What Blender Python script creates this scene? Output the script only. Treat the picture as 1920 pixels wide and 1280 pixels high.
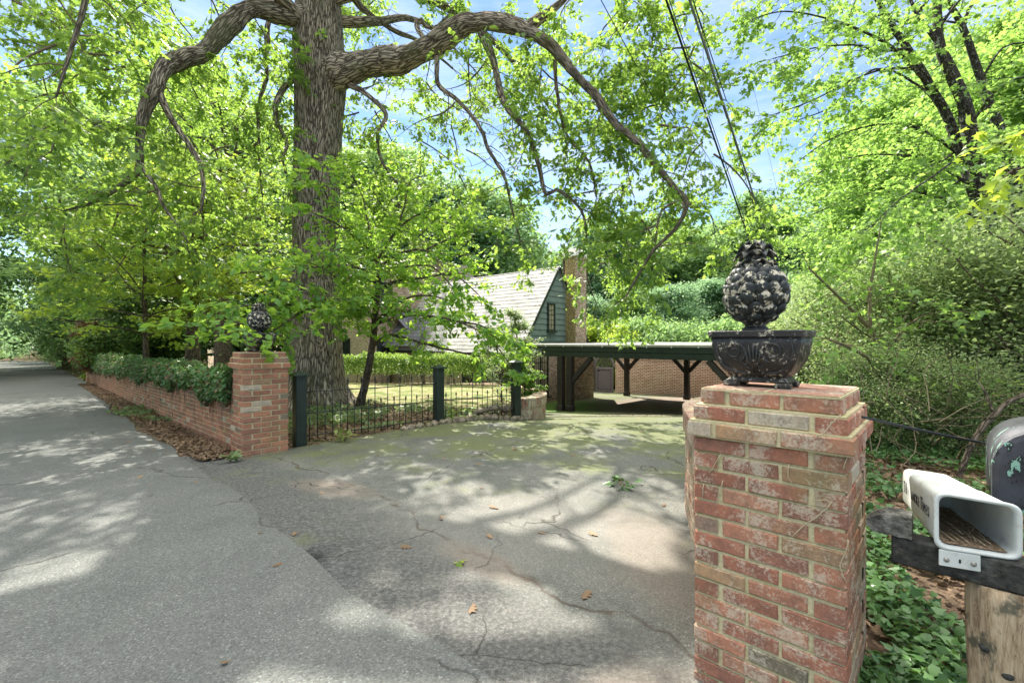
import bpy, math, random
import numpy as np
from mathutils import Vector, Matrix, geometry, noise

random.seed(7)
RNG = np.random.default_rng(7)
for o in list(bpy.data.objects):
    bpy.data.objects.remove(o)
SC = bpy.context.scene
COL = SC.collection
R = math.radians

# ------------------------------------------------------------------ camera
CAMZ = 1.5
F = 853.0                      # focal length in photo pixels (16 mm on 36 mm)
cam_d = bpy.data.cameras.new('camera')
cam_d.sensor_width = 36.0
cam_d.lens = 16.0
cam_d.clip_start = 0.05
cam_d.clip_end = 2000.0
cam = bpy.data.objects.new('camera', cam_d)
cam.location = (0, 0, CAMZ)
cam.rotation_euler = (R(90), 0, 0)
COL.objects.link(cam)
SC.camera = cam

# ------------------------------------------------------------------ light
SUN_EL = 47.0
SUN_AZ = -17.8                 # degrees from +Y, negative = towards -X
SDIR = Vector((math.sin(R(SUN_AZ)) * math.cos(R(SUN_EL)), math.cos(R(SUN_AZ)) * math.cos(R(SUN_EL)), math.sin(R(SUN_EL))))
world = bpy.data.worlds.new('World')
SC.world = world
world.use_nodes = True
wn, wl = world.node_tree.nodes, world.node_tree.links
wn.clear()
sky = wn.new('ShaderNodeTexSky')
sky.sky_type = 'NISHITA'
sky.sun_disc = False
sky.sun_elevation = R(SUN_EL)
sky.sun_rotation = R(SUN_AZ)
sky.air_density = 1.0
sky.dust_density = 0.0
sky.ozone_density = 3.0
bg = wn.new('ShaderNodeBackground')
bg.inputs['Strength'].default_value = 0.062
# thin cirrus streaks: part of the sky itself, laid out by direction
tcw = wn.new('ShaderNodeTexCoord')
mpw = wn.new('ShaderNodeMapping'); mpw.inputs['Scale'].default_value = (1.6, 1.2, 7.0); mpw.inputs['Rotation'].default_value = (0.2, 0.12, 0.4)
nzw = wn.new('ShaderNodeTexNoise'); nzw.inputs['Scale'].default_value = 1.7; nzw.inputs['Detail'].default_value = 7; nzw.inputs['Roughness'].default_value = 0.62
rpw = wn.new('ShaderNodeValToRGB'); rpw.color_ramp.elements[0].position = 0.42; rpw.color_ramp.elements[1].position = 0.72
rpw.color_ramp.elements[0].color = (0, 0, 0, 1); rpw.color_ramp.elements[1].color = (0.75, 0.75, 0.75, 1)
mxw = wn.new('ShaderNodeMixRGB'); mxw.inputs[2].default_value = (4.6, 5.2, 6.2, 1)
wo = wn.new('ShaderNodeOutputWorld')
wl.new(tcw.outputs['Generated'], mpw.inputs[0]); wl.new(mpw.outputs[0], nzw.inputs['Vector'])
wl.new(nzw.outputs['Fac'], rpw.inputs[0]); wl.new(rpw.outputs[0], mxw.inputs[0])
wl.new(sky.outputs[0], mxw.inputs[1])
# bright cloud veil, added above the view as fill light, broken at its edge
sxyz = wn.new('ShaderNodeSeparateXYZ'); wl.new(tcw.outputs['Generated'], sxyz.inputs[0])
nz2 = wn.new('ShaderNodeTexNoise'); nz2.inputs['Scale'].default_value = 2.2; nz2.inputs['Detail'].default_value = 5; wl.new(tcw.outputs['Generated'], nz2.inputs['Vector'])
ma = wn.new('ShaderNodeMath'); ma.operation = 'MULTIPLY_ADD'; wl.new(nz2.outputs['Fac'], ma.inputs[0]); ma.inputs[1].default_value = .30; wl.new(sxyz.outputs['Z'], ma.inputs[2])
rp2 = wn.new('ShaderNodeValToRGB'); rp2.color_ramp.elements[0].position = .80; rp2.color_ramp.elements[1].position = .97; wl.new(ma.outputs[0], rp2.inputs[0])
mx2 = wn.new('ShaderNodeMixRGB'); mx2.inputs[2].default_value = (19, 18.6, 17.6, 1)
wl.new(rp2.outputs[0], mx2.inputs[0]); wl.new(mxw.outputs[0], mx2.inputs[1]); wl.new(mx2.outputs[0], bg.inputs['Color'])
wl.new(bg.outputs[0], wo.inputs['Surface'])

sun_d = bpy.data.lights.new('sun', 'SUN')
sun_d.energy = 3.5
sun_d.angle = R(0.53)
sun_d.color = (1.0, 0.94, 0.84)
sun = bpy.data.objects.new('sun', sun_d)
sun.rotation_euler = SDIR.to_track_quat('Z', 'Y').to_euler()
sun.location = SDIR * 60
COL.objects.link(sun)

SC.view_settings.view_transform = 'Standard'
SC.view_settings.look = 'None'
SC.view_settings.exposure = 1.93
SC.view_settings.gamma = 1.0

# ------------------------------------------------------------------ helpers
def at(px, py, y):
    """a point on the line of sight of photo pixel (px, py) at depth y metres"""
    return Vector(((px - 960) / F * y, y, CAMZ - (py - 640) / F * y))

D_ = Vector((-0.725, 0.688, 0))      # along the road, away
N_ = Vector((0.688, 0.725, 0))       # across the road, towards the house
RD = Vector((-0.747, 0.664, 0))      # along the house ridge, away
GD = Vector((0.664, 0.747, 0))       # along the gable
UP = Vector((0, 0, 1))

def sm(a, b, x):
    t = min(1.0, max(0.0, (x - a) / (b - a)))
    return t * t * (3 - 2 * t)

def interp(xs, ys, x):
    return float(np.interp(x, xs, ys))

def G(x, y):
    """height of the ground"""
    u = x * D_.x + y * D_.y
    v = x * N_.x + y * N_.y
    road = -0.02 * max(0.0, u - 7) if u < 150 else -2.86 - 0.045 * (u - 150) * 0.6
    drv = interp([-60, 0, 6, 8, 9.5, 12, 16, 20, 26, 60, 200], [0, 0, .07, .04, -.13, -.5, -.92, -1.02, -1.25, -1.5, -2], y)
    lawn = interp([0, 6, 8, 17, 21, 26, 60], [0, .07, .06, -.02, -.75, -1.1, -1.6], y)
    xl = interp([0, 9, 10, 12, 16, 20], [-3, -.1, .45, .55, .3, -1.5], y)
    wd = sm(xl - .25, xl + .15, x)
    z = lawn * (1 - wd) + drv * wd
    xr = interp([0, 3, 5, 8, 12, 20, 30], [1.2, 1.9, 4.6, 7.0, 9.5, 12, 16], y)
    bank = 0.07 * max(0, x - 1.5) if y < 40 else 0.07 * max(0, min(x, 30) - 1.5)
    bank = min(bank, 3.0)
    wr = sm(xr, xr + 2.5, x)
    z = z * (1 - wr) + (bank + drv * .35) * wr
    wroad = 1 - sm(2.2, 6.5, v) if u > 2 else 1 - sm(2.5, 9, v)
    w2 = sm(4.0, 9.0, u)
    z = z * (1 - w2 * wroad) + road * (w2 * wroad)
    if v < 1.6:
        z += 0.012 * math.sin(v * 1.2)
    return z

def put(o, parent=None):
    COL.objects.link(o)
    if parent is not None:
        o.parent = parent
        o.matrix_parent_inverse = Matrix.Translation(-Vector(parent.location)) if parent.rotation_euler.z == 0 else parent.matrix_basis.inverted()
    return o

def tag(o, label=None, cat=None, group=None, kind=None):
    if label: o['label'] = label
    if cat: o['category'] = cat
    if group: o['group'] = group
    if kind: o['kind'] = kind
    return o

def empty(name, loc, label, cat, group=None):
    o = bpy.data.objects.new(name, None)
    o.location = loc
    o.empty_display_size = 0.2
    COL.objects.link(o)
    return tag(o, label, cat, group)

def copy_tree(o, loc, rz=0.0, s=1.0, label=None, sz=None):
    c = o.copy(); COL.objects.link(c)
    c.location = loc; c.rotation_euler = (0, 0, rz); c.scale = (s, s, sz or s)
    if label: c['label'] = label
    for ch in list(o.children):
        k = ch.copy(); COL.objects.link(k); k.parent = c
        for g in ch.children:
            q = g.copy(); COL.objects.link(q); q.parent = k
    return c

class MB:
    def __init__(s):
        s.v = []; s.f = []; s.c = []; s.uv = []; s.sm = []
    def face(s, idx, col=(1, 1, 1), uv=None, smooth=False):
        s.f.append(idx); s.c.append(col); s.uv.append(uv); s.sm.append(smooth)
    def add(s, verts, faces, col=(1, 1, 1), smooth=False):
        b = len(s.v)
        s.v.extend([tuple(v) for v in verts])
        for f in faces:
            s.face([b + i for i in f], col, None, smooth)
    def box(s, c, ax, ay, az, hx, hy, hz, col=(1, 1, 1), bev=0.0):
        """box with centre c, axes and half sizes; bev chamfers its edges"""
        c = Vector(c)
        if bev <= 0:
            vs = [c + ax * (hx * i) + ay * (hy * j) + az * (hz * k) for i in (-1, 1) for j in (-1, 1) for k in (-1, 1)]
            s.add(vs, [(0, 1, 3, 2), (4, 6, 7, 5), (0, 4, 5, 1), (2, 3, 7, 6), (0, 2, 6, 4), (1, 5, 7, 3)], col)
            return
        b = min(bev, hx * .6, hy * .6, hz * .6)
        vs = []; ix = {}
        for i in (-1, 1):
            for j in (-1, 1):
                for k in (-1, 1):
                    for a in range(3):
                        h = [hx - b, hy - b, hz - b]; h[a] += b
                        ix[(i, j, k, a)] = len(vs)
                        vs.append(c + ax * (h[0] * i) + ay * (h[1] * j) + az * (h[2] * k))
        fs = []
        for a in range(3):
            o1, o2 = [q for q in range(3) if q != a]
            for sg in (-1, 1):
                q = []
                for (m, n) in ((-1, -1), (1, -1), (1, 1), (-1, 1)):
                    k = [0, 0, 0]; k[a] = sg; k[o1] = m; k[o2] = n
                    q.append(ix[(k[0], k[1], k[2], a)])
                fs.append(q)
        for a in range(3):
            o1, o2 = [q for q in range(3) if q != a]
            for m in (-1, 1):
                for n in (-1, 1):
                    k1 = [0, 0, 0]; k1[o1] = m; k1[o2] = n; k2 = list(k1); k1[a] = -1; k2[a] = 1
                    fs.append([ix[(*k1, o1)], ix[(*k2, o1)], ix[(*k2, o2)], ix[(*k1, o2)]])
        for i in (-1, 1):
            for j in (-1, 1):
                for k in (-1, 1):
                    fs.append([ix[(i, j, k, 0)], ix[(i, j, k, 1)], ix[(i, j, k, 2)]])
        s.add(vs, fs, col)
    def bar(s, a, b, w, h, col=(1, 1, 1), bev=0.0, up=UP):
        """rectangular bar from a to b"""
        a = Vector(a); b = Vector(b); d = (b - a); L = d.length; d.normalize()
        side = d.cross(up)
        if side.length < 1e-4: side = Vector((1, 0, 0))
        side.normalize(); u2 = side.cross(d).normalized()
        s.box((a + b) / 2, d, side, u2, L / 2, w / 2, h / 2, col, bev)
    def tube(s, pts, rad, n=8, col=(1, 1, 1), cap=True, mod=None, smooth=True, vscale=1.0):
        """tapered tube with uv in metres; mod(i, theta) scales the radius"""
        pts = [Vector(p) for p in pts]; m = len(pts)
        b = len(s.v)
        up = None; L = 0.0
        Ls = []
        for i, p in enumerate(pts):
            if i: L += (p - pts[i - 1]).length
            Ls.append(L)
            t = (pts[min(i + 1, m - 1)] - pts[max(i - 1, 0)]).normalized()
            if up is None:
                up = Vector((0, 1, 0)) if abs(t.y) < .9 else Vector((1, 0, 0))
            up = (up - t * up.dot(t)).normalized()
            sd = t.cross(up)
            for k in range(n):
                th = 2 * math.pi * k / n
                r = rad[i] * (mod(i, th) if mod else 1.0)
                s.v.append(tuple(p + (up * math.cos(th) + sd * math.sin(th)) * r))
        for i in range(m - 1):
            cr = 2 * math.pi * max(rad[0], 1e-3)
            for k in range(n):
                k2 = (k + 1) % n
                f = [b + i * n + k, b + i * n + k2, b + (i + 1) * n + k2, b + (i + 1) * n + k]
                uv = [(k / n * cr, Ls[i]), ((k + 1) / n * cr, Ls[i]), ((k + 1) / n * cr, Ls[i + 1]), (k / n * cr, Ls[i + 1])]
                s.face(f, col, uv, smooth)
        if cap:
            s.face([b + k for k in range(n)][::-1], col, None, False)
            s.face([b + (m - 1) * n + k for k in range(n)], col, None, False)
    def lathe(s, c, prof, n=32, col=(1, 1, 1), smooth=True):
        b = len(s.v); c = Vector(c)
        for (r, z) in prof:
            for k in range(n):
                th = 2 * math.pi * k / n
                s.v.append((c.x + r * math.cos(th), c.y + r * math.sin(th), c.z + z))
        for i in range(len(prof) - 1):
            for k in range(n):
                k2 = (k + 1) % n
                s.face([b + i * n + k, b + i * n + k2, b + (i + 1) * n + k2, b + (i + 1) * n + k], col, None, smooth)
        s.face([b + k for k in range(n)][::-1], col)
        s.face([b + (len(prof) - 1) * n + k for k in range(n)], col)
    def build(s, name, mat, parent=None, loc=None):
        me = bpy.data.meshes.new(name)
        v = s.v
        o = bpy.data.objects.new(name, me)
        if loc is not None:
            o.location = loc
            v = [(a[0] - loc[0], a[1] - loc[1], a[2] - loc[2]) for a in v]
        me.from_pydata(v, [], s.f)
        ca = me.attributes.new('Col', 'FLOAT_COLOR', 'FACE')
        ca.data.foreach_set('color', np.array([(*c[:3], 1.0) for c in s.c], dtype=np.float32).ravel())
        uvl = me.uv_layers.new(name='UVMap')
        flat = []
        for f, uv in zip(s.f, s.uv):
            if uv is None: 
                p = [Vector(s.v[i]) for i in f]
                nn = (p[1] - p[0]).cross(p[-1] - p[0])
                if abs(nn.z) > .7 * (nn.length + 1e-12):
                    flat += [c for q in p for c in (q.x, q.y)]
                else:
                    t = Vector((-nn.y, nn.x, 0)); t = t.normalized() if t.length > 1e-9 else Vector((1, 0, 0))
                    flat += [c for q in p for c in (q.dot(t), q.z)]
            else:
                flat += [c for q in uv for c in q]
        uvl.data.foreach_set('uv', np.array(flat, dtype=np.float32))
        me.polygons.foreach_set('use_smooth', s.sm)
        me.materials.append(mat)
        me.update()
        if parent is not None:
            o.parent = parent
            o.matrix_parent_inverse = Matrix.Translation(-Vector(parent.location))
        COL.objects.link(o)
        return o

def thing1(mb, name, mat, label, cat, group=None, kind=None):
    """a one-mesh thing, origin at its own place"""
    a = np.array(mb.v); c = (a.min(0) + a.max(0)) / 2
    o = mb.build(name, mat, None, (c[0], c[1], a[:, 2].min()))
    return tag(o, label, cat, group, kind)

# ------------------------------------------------------------------ materials
def new_mat(name):
    m = bpy.data.materials.new(name); m.use_nodes = True
    nt = m.node_tree; nt.nodes.clear()
    out = nt.nodes.new('ShaderNodeOutputMaterial')
    return m, nt.nodes, nt.links, out

class N:
    """small node helper"""
    def __init__(s, name):
        s.m, s.n, s.l, s.out = new_mat(name)
    def node(s, t, **kw):
        q = s.n.new(t)
        for k, v in kw.items():
            if k in q.inputs and not hasattr(q, k): q.inputs[k].default_value = v
            else: setattr(q, k, v)
        return q
    def link(s, a, b): s.l.new(a, b)
    def coord(s, kind='Object', scale=(1, 1, 1)):
        if kind == 'Object':
            g = s.n.new('ShaderNodeNewGeometry').outputs['Position']
        else:
            g = s.n.new('ShaderNodeTexCoord').outputs[kind]
        mp = s.n.new('ShaderNodeMapping'); mp.inputs['Scale'].default_value = scale
        s.link(g, mp.inputs[0]); return mp.outputs[0]
    def noise(s, vec, scale, detail=5, rough=.6, dist=0.0):
        q = s.n.new('ShaderNodeTexNoise'); q.inputs['Scale'].default_value = scale
        q.inputs['Detail'].default_value = detail; q.inputs['Roughness'].default_value = rough; q.inputs['Distortion'].default_value = dist
        s.link(vec, q.inputs['Vector']); return q.outputs['Fac']
    def vor(s, vec, scale, feature='F1', out='Distance', rnd=1.0):
        q = s.n.new('ShaderNodeTexVoronoi'); q.feature = feature; q.inputs['Scale'].default_value = scale
        q.inputs['Randomness'].default_value = rnd
        s.link(vec, q.inputs['Vector']); return q.outputs[out]
    def ramp(s, fac, stops):
        q = s.n.new('ShaderNodeValToRGB'); e = q.color_ramp.elements
        while len(e) < len(stops): e.new(0.5)
        for el, (p, c) in zip(e, stops):
            el.position = p; el.color = (*c, 1) if not isinstance(c, (int, float)) else (c, c, c, 1)
        s.link(fac, q.inputs[0]); return q.outputs[0]
    def mix(s, fac, a, b, mode='MIX'):
        q = s.n.new('ShaderNodeMixRGB'); q.blend_type = mode
        for i, x in ((0, fac), (1, a), (2, b)):
            if isinstance(x, (int, float)): q.inputs[i].default_value = x if i == 0 else (x, x, x, 1)
            elif isinstance(x, tuple): q.inputs[i].default_value = (*x, 1)
            else: s.link(x, q.inputs[i])
        return q.outputs[0]
    def math(s, op, a, b=0.0):
        q = s.n.new('ShaderNodeMath'); q.operation = op
        for i, x in ((0, a), (1, b)):
            if isinstance(x, (int, float)): q.inputs[i].default_value = x
            else: s.link(x, q.inputs[i])
        return q.outputs[0]
    def attr(s, name, out='Color'):
        q = s.n.new('ShaderNodeAttribute'); q.attribute_name = name; return q.outputs[out]
    def bump(s, h, strength=.5, dist=.01, normal=None):
        q = s.n.new('ShaderNodeBump'); q.inputs['Strength'].default_value = strength; q.inputs['Distance'].default_value = dist
        s.link(h, q.inputs['Height'])
        if normal is not None: s.link(normal, q.inputs['Normal'])
        return q.outputs[0]
    def finish(s, col, rough=.8, bump=None, spec=.3, metal=0.0):
        p = s.n.new('ShaderNodeBsdfPrincipled')
        if isinstance(col, tuple): p.inputs['Base Color'].default_value = (*col, 1)
        else: s.link(col, p.inputs['Base Color'])
        if isinstance(rough, (int, float)): p.inputs['Roughness'].default_value = rough
        else: s.link(rough, p.inputs['Roughness'])
        p.inputs['Specular IOR Level'].default_value = spec
        p.inputs['Metallic'].default_value = metal
        if bump is not None: s.link(bump, p.inputs['Normal'])
        s.link(p.outputs[0], s.out.inputs[0])
        return s.m

def leaf_mat(name, dark, light, tcol, tfac=.5, rough=.5):
    k = N(name)
    r = k.attr('rnd', 'Fac')
    c = k.ramp(r, [(0.0, dark), (0.55, tuple((a + b) / 2 for a, b in zip(dark, light))), (1.0, light)])
    t = k.ramp(r, [(0.0, tuple(x * .6 for x in tcol)), (1.0, tcol)])
    p = k.n.new('ShaderNodeBsdfPrincipled'); k.link(c, p.inputs['Base Color'])
    p.inputs['Roughness'].default_value = rough; p.inputs['Specular IOR Level'].default_value = .35
    tr = k.n.new('ShaderNodeBsdfTranslucent'); k.link(t, tr.inputs['Color'])
    mx = k.n.new('ShaderNodeMixShader'); mx.inputs[0].default_value = tfac
    k.link(p.outputs[0], mx.inputs[1]); k.link(tr.outputs[0], mx.inputs[2]); k.link(mx.outputs[0], k.out.inputs[0])
    return k.m

M = {}
M['oak_leaf'] = leaf_mat('oak_leaf', (.045, .125, .035), (.165, .285, .065), (.45, .68, .10), .50)
M['dogwood_leaf'] = leaf_mat('dogwood_leaf', (.05, .17, .045), (.18, .34, .06), (.49, .75, .09), .50)
M['maple_leaf'] = leaf_mat('maple_leaf', (.07, .18, .05), (.20, .335, .085), (.43, .68, .13), .49)
M['far_leaf'] = leaf_mat('far_leaf', (.08, .185, .075), (.24, .37, .14), (.42, .64, .20), .46, .6)
M['blue_leaf'] = leaf_mat('blue_leaf', (.08, .19, .115), (.22, .36, .19), (.38, .60, .28), .46, .6)
M['lime_leaf'] = leaf_mat('lime_leaf', (.11, .22, .035), (.24, .35, .055), (.58, .74, .08), .5)
M['dark_leaf'] = leaf_mat('dark_leaf', (.035, .09, .025), (.11, .20, .04), (.28, .44, .07), .35)
M['hedge_leaf'] = leaf_mat('hedge_leaf', (.06, .14, .03), (.19, .31, .07), (.42, .60, .10), .42)
M['pale_leaf'] = leaf_mat('pale_leaf', (.11, .18, .07), (.27, .35, .15), (.42, .56, .19), .42)
M['ivy_leaf'] = leaf_mat('ivy_leaf', (.018, .06, .02), (.11, .22, .07), (.18, .30, .06), .25, .35)
M['red_leaf'] = leaf_mat('red_leaf', (.10, .04, .03), (.24, .11, .07), (.40, .16, .07), .35)
M['brown_leaf'] = leaf_mat('brown_leaf', (.07, .045, .028), (.30, .20, .12), (.20, .13, .06), .15, .8)
M['grass_blade'] = leaf_mat('grass_blade', (.09, .15, .03), (.26, .32, .09), (.42, .52, .10), .35)

def bark_mat(name, light, dark, moss=None, vs=(16, 4.5), bs=1.0, patch=None):
    k = N(name)
    v = k.coord('UV', (vs[0], vs[1], 1))
    nz = k.noise(v, 1.5, 4, .6, .4)
    add = k.n.new('ShaderNodeVectorMath'); add.operation = 'ADD'
    nc = k.n.new('ShaderNodeTexNoise'); nc.inputs['Scale'].default_value = .8; nc.inputs['Detail'].default_value = 4; k.link(v, nc.inputs['Vector'])
    sc = k.n.new('ShaderNodeVectorMath'); sc.operation = 'SCALE'; sc.inputs['Scale'].default_value = 1.7
    k.link(nc.outputs['Color'], sc.inputs[0]); k.link(v, add.inputs[0]); k.link(sc.outputs[0], add.inputs[1])
    e = k.vor(add.outputs[0], 1.0, 'DISTANCE_TO_EDGE')
    ridge = k.ramp(e, [(0.02, 0.0), (0.16, 0.75), (0.5, 1.0)])
    fine = k.noise(v, 6.0, 6, .7)
    col = k.mix(ridge, dark, light)
    col = k.mix(k.ramp(fine, [(.35, .45), (.65, 1.15)]), col, col, 'MULTIPLY') if False else k.mix(.8, col, k.ramp(fine, [(.3, (.45, .43, .40)), (.7, (1.25, 1.2, 1.15))]), 'MULTIPLY')
    big = k.noise(k.coord('Object'), 1.3, 4, .6); blot = k.noise(k.coord('Object', (1, 1, .5)), 3.7, 5, .7)
    col = k.mix(.7, col, k.ramp(blot, [(.35, (.55, .54, .52)), (.6, (1.12, 1.1, 1.06))]), 'MULTIPLY')
    if moss: col = k.mix(k.ramp(big, [(.52, 0.0), (.68, .55)]), col, moss)
    if patch:
        pn = k.noise(k.coord('Object', (1, 1, .7)), 17.0, 4, .6)
        col = k.mix(k.ramp(pn, [(.58, 0.0), (.62, .85)]), col, patch)
    h = k.math('ADD', ridge, k.math('MULTIPLY', fine, .35))
    return k.finish(col, .95, k.bump(h, bs, .035), .15)

M['oak_bark'] = bark_mat('oak_bark', (.55, .50, .42), (.085, .070, .056), (.16, .17, .085), (15, 3.4), 1.0)
M['bark'] = bark_mat('bark', (.25, .21, .165), (.07, .056, .044), None, (22, 7), .8)
M['lichen_bark'] = bark_mat('lichen_bark', (.16, .15, .135), (.022, .020, .020), None, (22, 9), .9, (.34, .37, .33))
M['twig'] = N('twig').finish((.13, .10, .07), .9)
M['stem'] = N('stem').finish((.16, .13, .075), .85)

def brick_mat(name, wash=.3, moss=.35, washcol=(.50, .46, .33)):
    """single bricks: colour attribute per brick, soot, lime wash and pits"""
    k = N(name)
    P = k.coord('Object')
    base = k.attr('Col')
    n1 = k.noise(P, 85, 7, .78); n2 = k.noise(P, 6.5, 5, .7); n3 = k.noise(P, 210, 3, .7); n4 = k.noise(P, 19, 4, .6)
    c = k.mix(.75, base, k.ramp(n1, [(.3, (.62, .6, .58)), (.7, (1.3, 1.3, 1.3))]), 'MULTIPLY')
    c = k.mix(.8, c, k.ramp(n4, [(.32, (.62, .66, .72)), (.5, (1, 1, 1)), (.68, (1.32, 1.22, 1.12))]), 'MULTIPLY')
    w = k.math('ADD', k.math('MULTIPLY', n1, .55), k.math('MULTIPLY', n2, .6))
    c = k.mix(.13, c, (.46, .38, .30))
    c = k.mix(k.ramp(w, [(.67 - wash * .2, 0.0), (.73 - wash * .18, .62)]), c, washcol)
    sp = k.ramp(n3, [(.66, 0.0), (.72, .7)])
    c = k.mix(sp, c, (.05, .035, .03))
    ms = k.noise(P, 3.1, 4, .6)
    c = k.mix(k.ramp(ms, [(.55, 0.0), (.72, moss)]), c, (.16, .17, .055))
    h = k.math('ADD', n1, k.math('MULTIPLY', n3, .5))
    return k.finish(c, .9, k.bump(h, .55, .006), .2)
M['brick'] = brick_mat('brick', .46, .35, (.56, .50, .38))
M['brick_far'] = brick_mat('brick_far', .05, .35)
M['groove'] = N('groove').finish((.03, .027, .028), .9)
M['brick_white'] = brick_mat('brick_white', .8, .35, (.56, .50, .38))

def mortar_mat():
    k = N('mortar'); P = k.coord('Object')
    n = k.noise(P, 70, 5, .7); n2 = k.noise(P, 4, 4, .6)
    c = k.ramp(n, [(.3, (.42, .36, .19)), (.7, (.64, .57, .37))])
    c = k.mix(k.ramp(n2, [(.5, 0.0), (.7, .5)]), c, (.30, .29, .12))
    return k.finish(c, .95, k.bump(n, .6, .004), .1)
M['mortar'] = mortar_mat()

def tex_brick(name, c1, c2, mort, w=.203, h=.0677, white=None, amt=.5, m=.012):
    k = N(name)
    v = k.coord('UV')
    b = k.n.new('ShaderNodeTexBrick')
    b.inputs['Scale'].default_value = 1.0; b.inputs['Brick Width'].default_value = w; b.inputs['Row Height'].default_value = h
    b.inputs['Mortar Size'].default_value = m; b.inputs['Bias'].default_value = 0
    b.inputs['Color1'].default_value = (*c1, 1); b.inputs['Color2'].default_value = (*c2, 1); b.inputs['Mortar'].default_value = (*mort, 1)
    b.inputs['Mortar Smooth'].default_value = .2
    k.link(v, b.inputs['Vector'])
    P = k.coord('Object')
    n1 = k.noise(P, 30, 6, .75); n2 = k.noise(P, 1.2, 4, .6)
    c = k.mix(.6, b.outputs['Color'], k.ramp(n1, [(.3, (.6, .6, .6)), (.7, (1.3, 1.3, 1.3))]), 'MULTIPLY')
    if white: c = k.mix(k.ramp(k.noise(P, 13, 6, .7), [(.62 - amt * .3, 0.0), (.66 - amt * .22, .85)]), c, white)
    c = k.mix(k.ramp(n2, [(.55, 0.0), (.75, .35)]), c, (.20, .19, .08))
    return k.finish(c, .92, k.bump(b.outputs['Fac'], -.5, .01), .15)
M['wall_buff'] = tex_brick('wall_buff', (.80, .62, .47), (.62, .43, .31), (.22, .145, .10), w=.215, h=.074, white=(.60, .46, .32), amt=.12, m=.017)
M['wall_cream'] = tex_brick('wall_cream', (.58, .49, .31), (.42, .31, .19), (.22, .19, .12), h=.074, white=(.62, .55, .36), amt=.45, m=.014)
M['wall_mottled'] = tex_brick('wall_mottled', (.46, .33, .24), (.19, .11, .08), (.24, .20, .15), h=.074, white=(.56, .47, .36), amt=.42, m=.014)
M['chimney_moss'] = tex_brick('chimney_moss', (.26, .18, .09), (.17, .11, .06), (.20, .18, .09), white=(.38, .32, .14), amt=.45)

def slate_mat(name, c1, c2, dark):
    k = N(name)
    v = k.coord('UV')
    b = k.n.new('ShaderNodeTexBrick')
    b.inputs['Scale'].default_value = 1.0; b.inputs['Brick Width'].default_value = .34; b.inputs['Row Height'].default_value = .2
    b.inputs['Mortar Size'].default_value = .012; b.offset = .5; b.inputs['Mortar Smooth'].default_value = .1
    b.inputs['Color1'].default_value = (*c1, 1); b.inputs['Color2'].default_value = (*c2, 1); b.inputs['Mortar'].default_value = (*dark, 1)
    k.link(v, b.inputs['Vector'])
    P = k.coord('Object')
    n = k.noise(P, 5, 6, .7)
    c = k.mix(.6, b.outputs['Color'], k.ramp(n, [(.3, (.7, .7, .7)), (.7, (1.2, 1.2, 1.2))]), 'MULTIPLY')
    return k.finish(c, .8, k.bump(b.outputs['Fac'], -.8, .02), .3)
M['slate'] = slate_mat('slate', (.40, .38, .36), (.31, .295, .285), (.075, .07, .065))
M['slate_dark'] = slate_mat('slate_dark', (.13, .13, .15), (.09, .09, .105), (.03, .03, .03))
M['slate_brown'] = slate_mat('slate_brown', (.32, .28, .25), (.24, .21, .19), (.08, .07, .06))

def paint_mat(name, c, rough=.5, var=.3, scale=8, bump=.25, spec=.4):
    k = N(name); P = k.coord('Object')
    n = k.noise(P, scale, 5, .65); n2 = k.noise(P, scale * 7, 4, .6)
    lo = tuple(x * (1 - var) for x in c); hi = tuple(min(1, x * (1 + var)) for x in c)
    col = k.ramp(n, [(.3, lo), (.7, hi)])
    return k.finish(col, rough, k.bump(n2, bump, .003), spec)
M['green_paint'] = paint_mat('green_paint', (.15, .205, .175), .5, .15, 5)
M['dark_green'] = paint_mat('dark_green', (.018, .030, .024), .38, .3)
M['dark_timber'] = paint_mat('dark_timber', (.026, .021, .020), .5, .35)
M['iron'] = paint_mat('iron', (.020, .022, .022), .5, .5, 30)
M['glass'] = N('glass').finish((.03, .035, .035), .08, None, .8)
M['pane_warm'] = paint_mat('pane_warm', (.30, .27, .18), .12, .4, 4, 0, .7)
M['gate_grey'] = paint_mat('gate_grey', (.115, .10, .105), .6, .15, 12)
M['roof_felt'] = paint_mat('roof_felt', (.20, .19, .17), .7, .35, 3)
M['lead_grey'] = paint_mat('lead_grey', (.30, .30, .28), .5, .2, 5)
M['cable'] = N('cable').finish((.018, .018, .02), .5)
M['cable_grey'] = N('cable_grey').finish((.14, .16, .17), .5)
M['white_plastic'] = paint_mat('white_plastic', (.62, .64, .60), .42, .06, 18, .1)
M['steel'] = N('steel').finish((.35, .32, .28), .4, None, .5, .8)
M['letter'] = N('letter').finish((.035, .035, .04), .7)
# ------------------------------------------------------------------ ground
def UV(u, v):
    return (u * D_.x + v * N_.x, u * D_.y + v * N_.y)

def dotv(k, vec):
    q = k.n.new('ShaderNodeVectorMath'); q.operation = 'DOT_PRODUCT'
    g = k.n.new('ShaderNodeNewGeometry').outputs['Position']
    k.link(g, q.inputs[0]); q.inputs[1].default_value = vec
    return q.outputs['Value']

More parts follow.
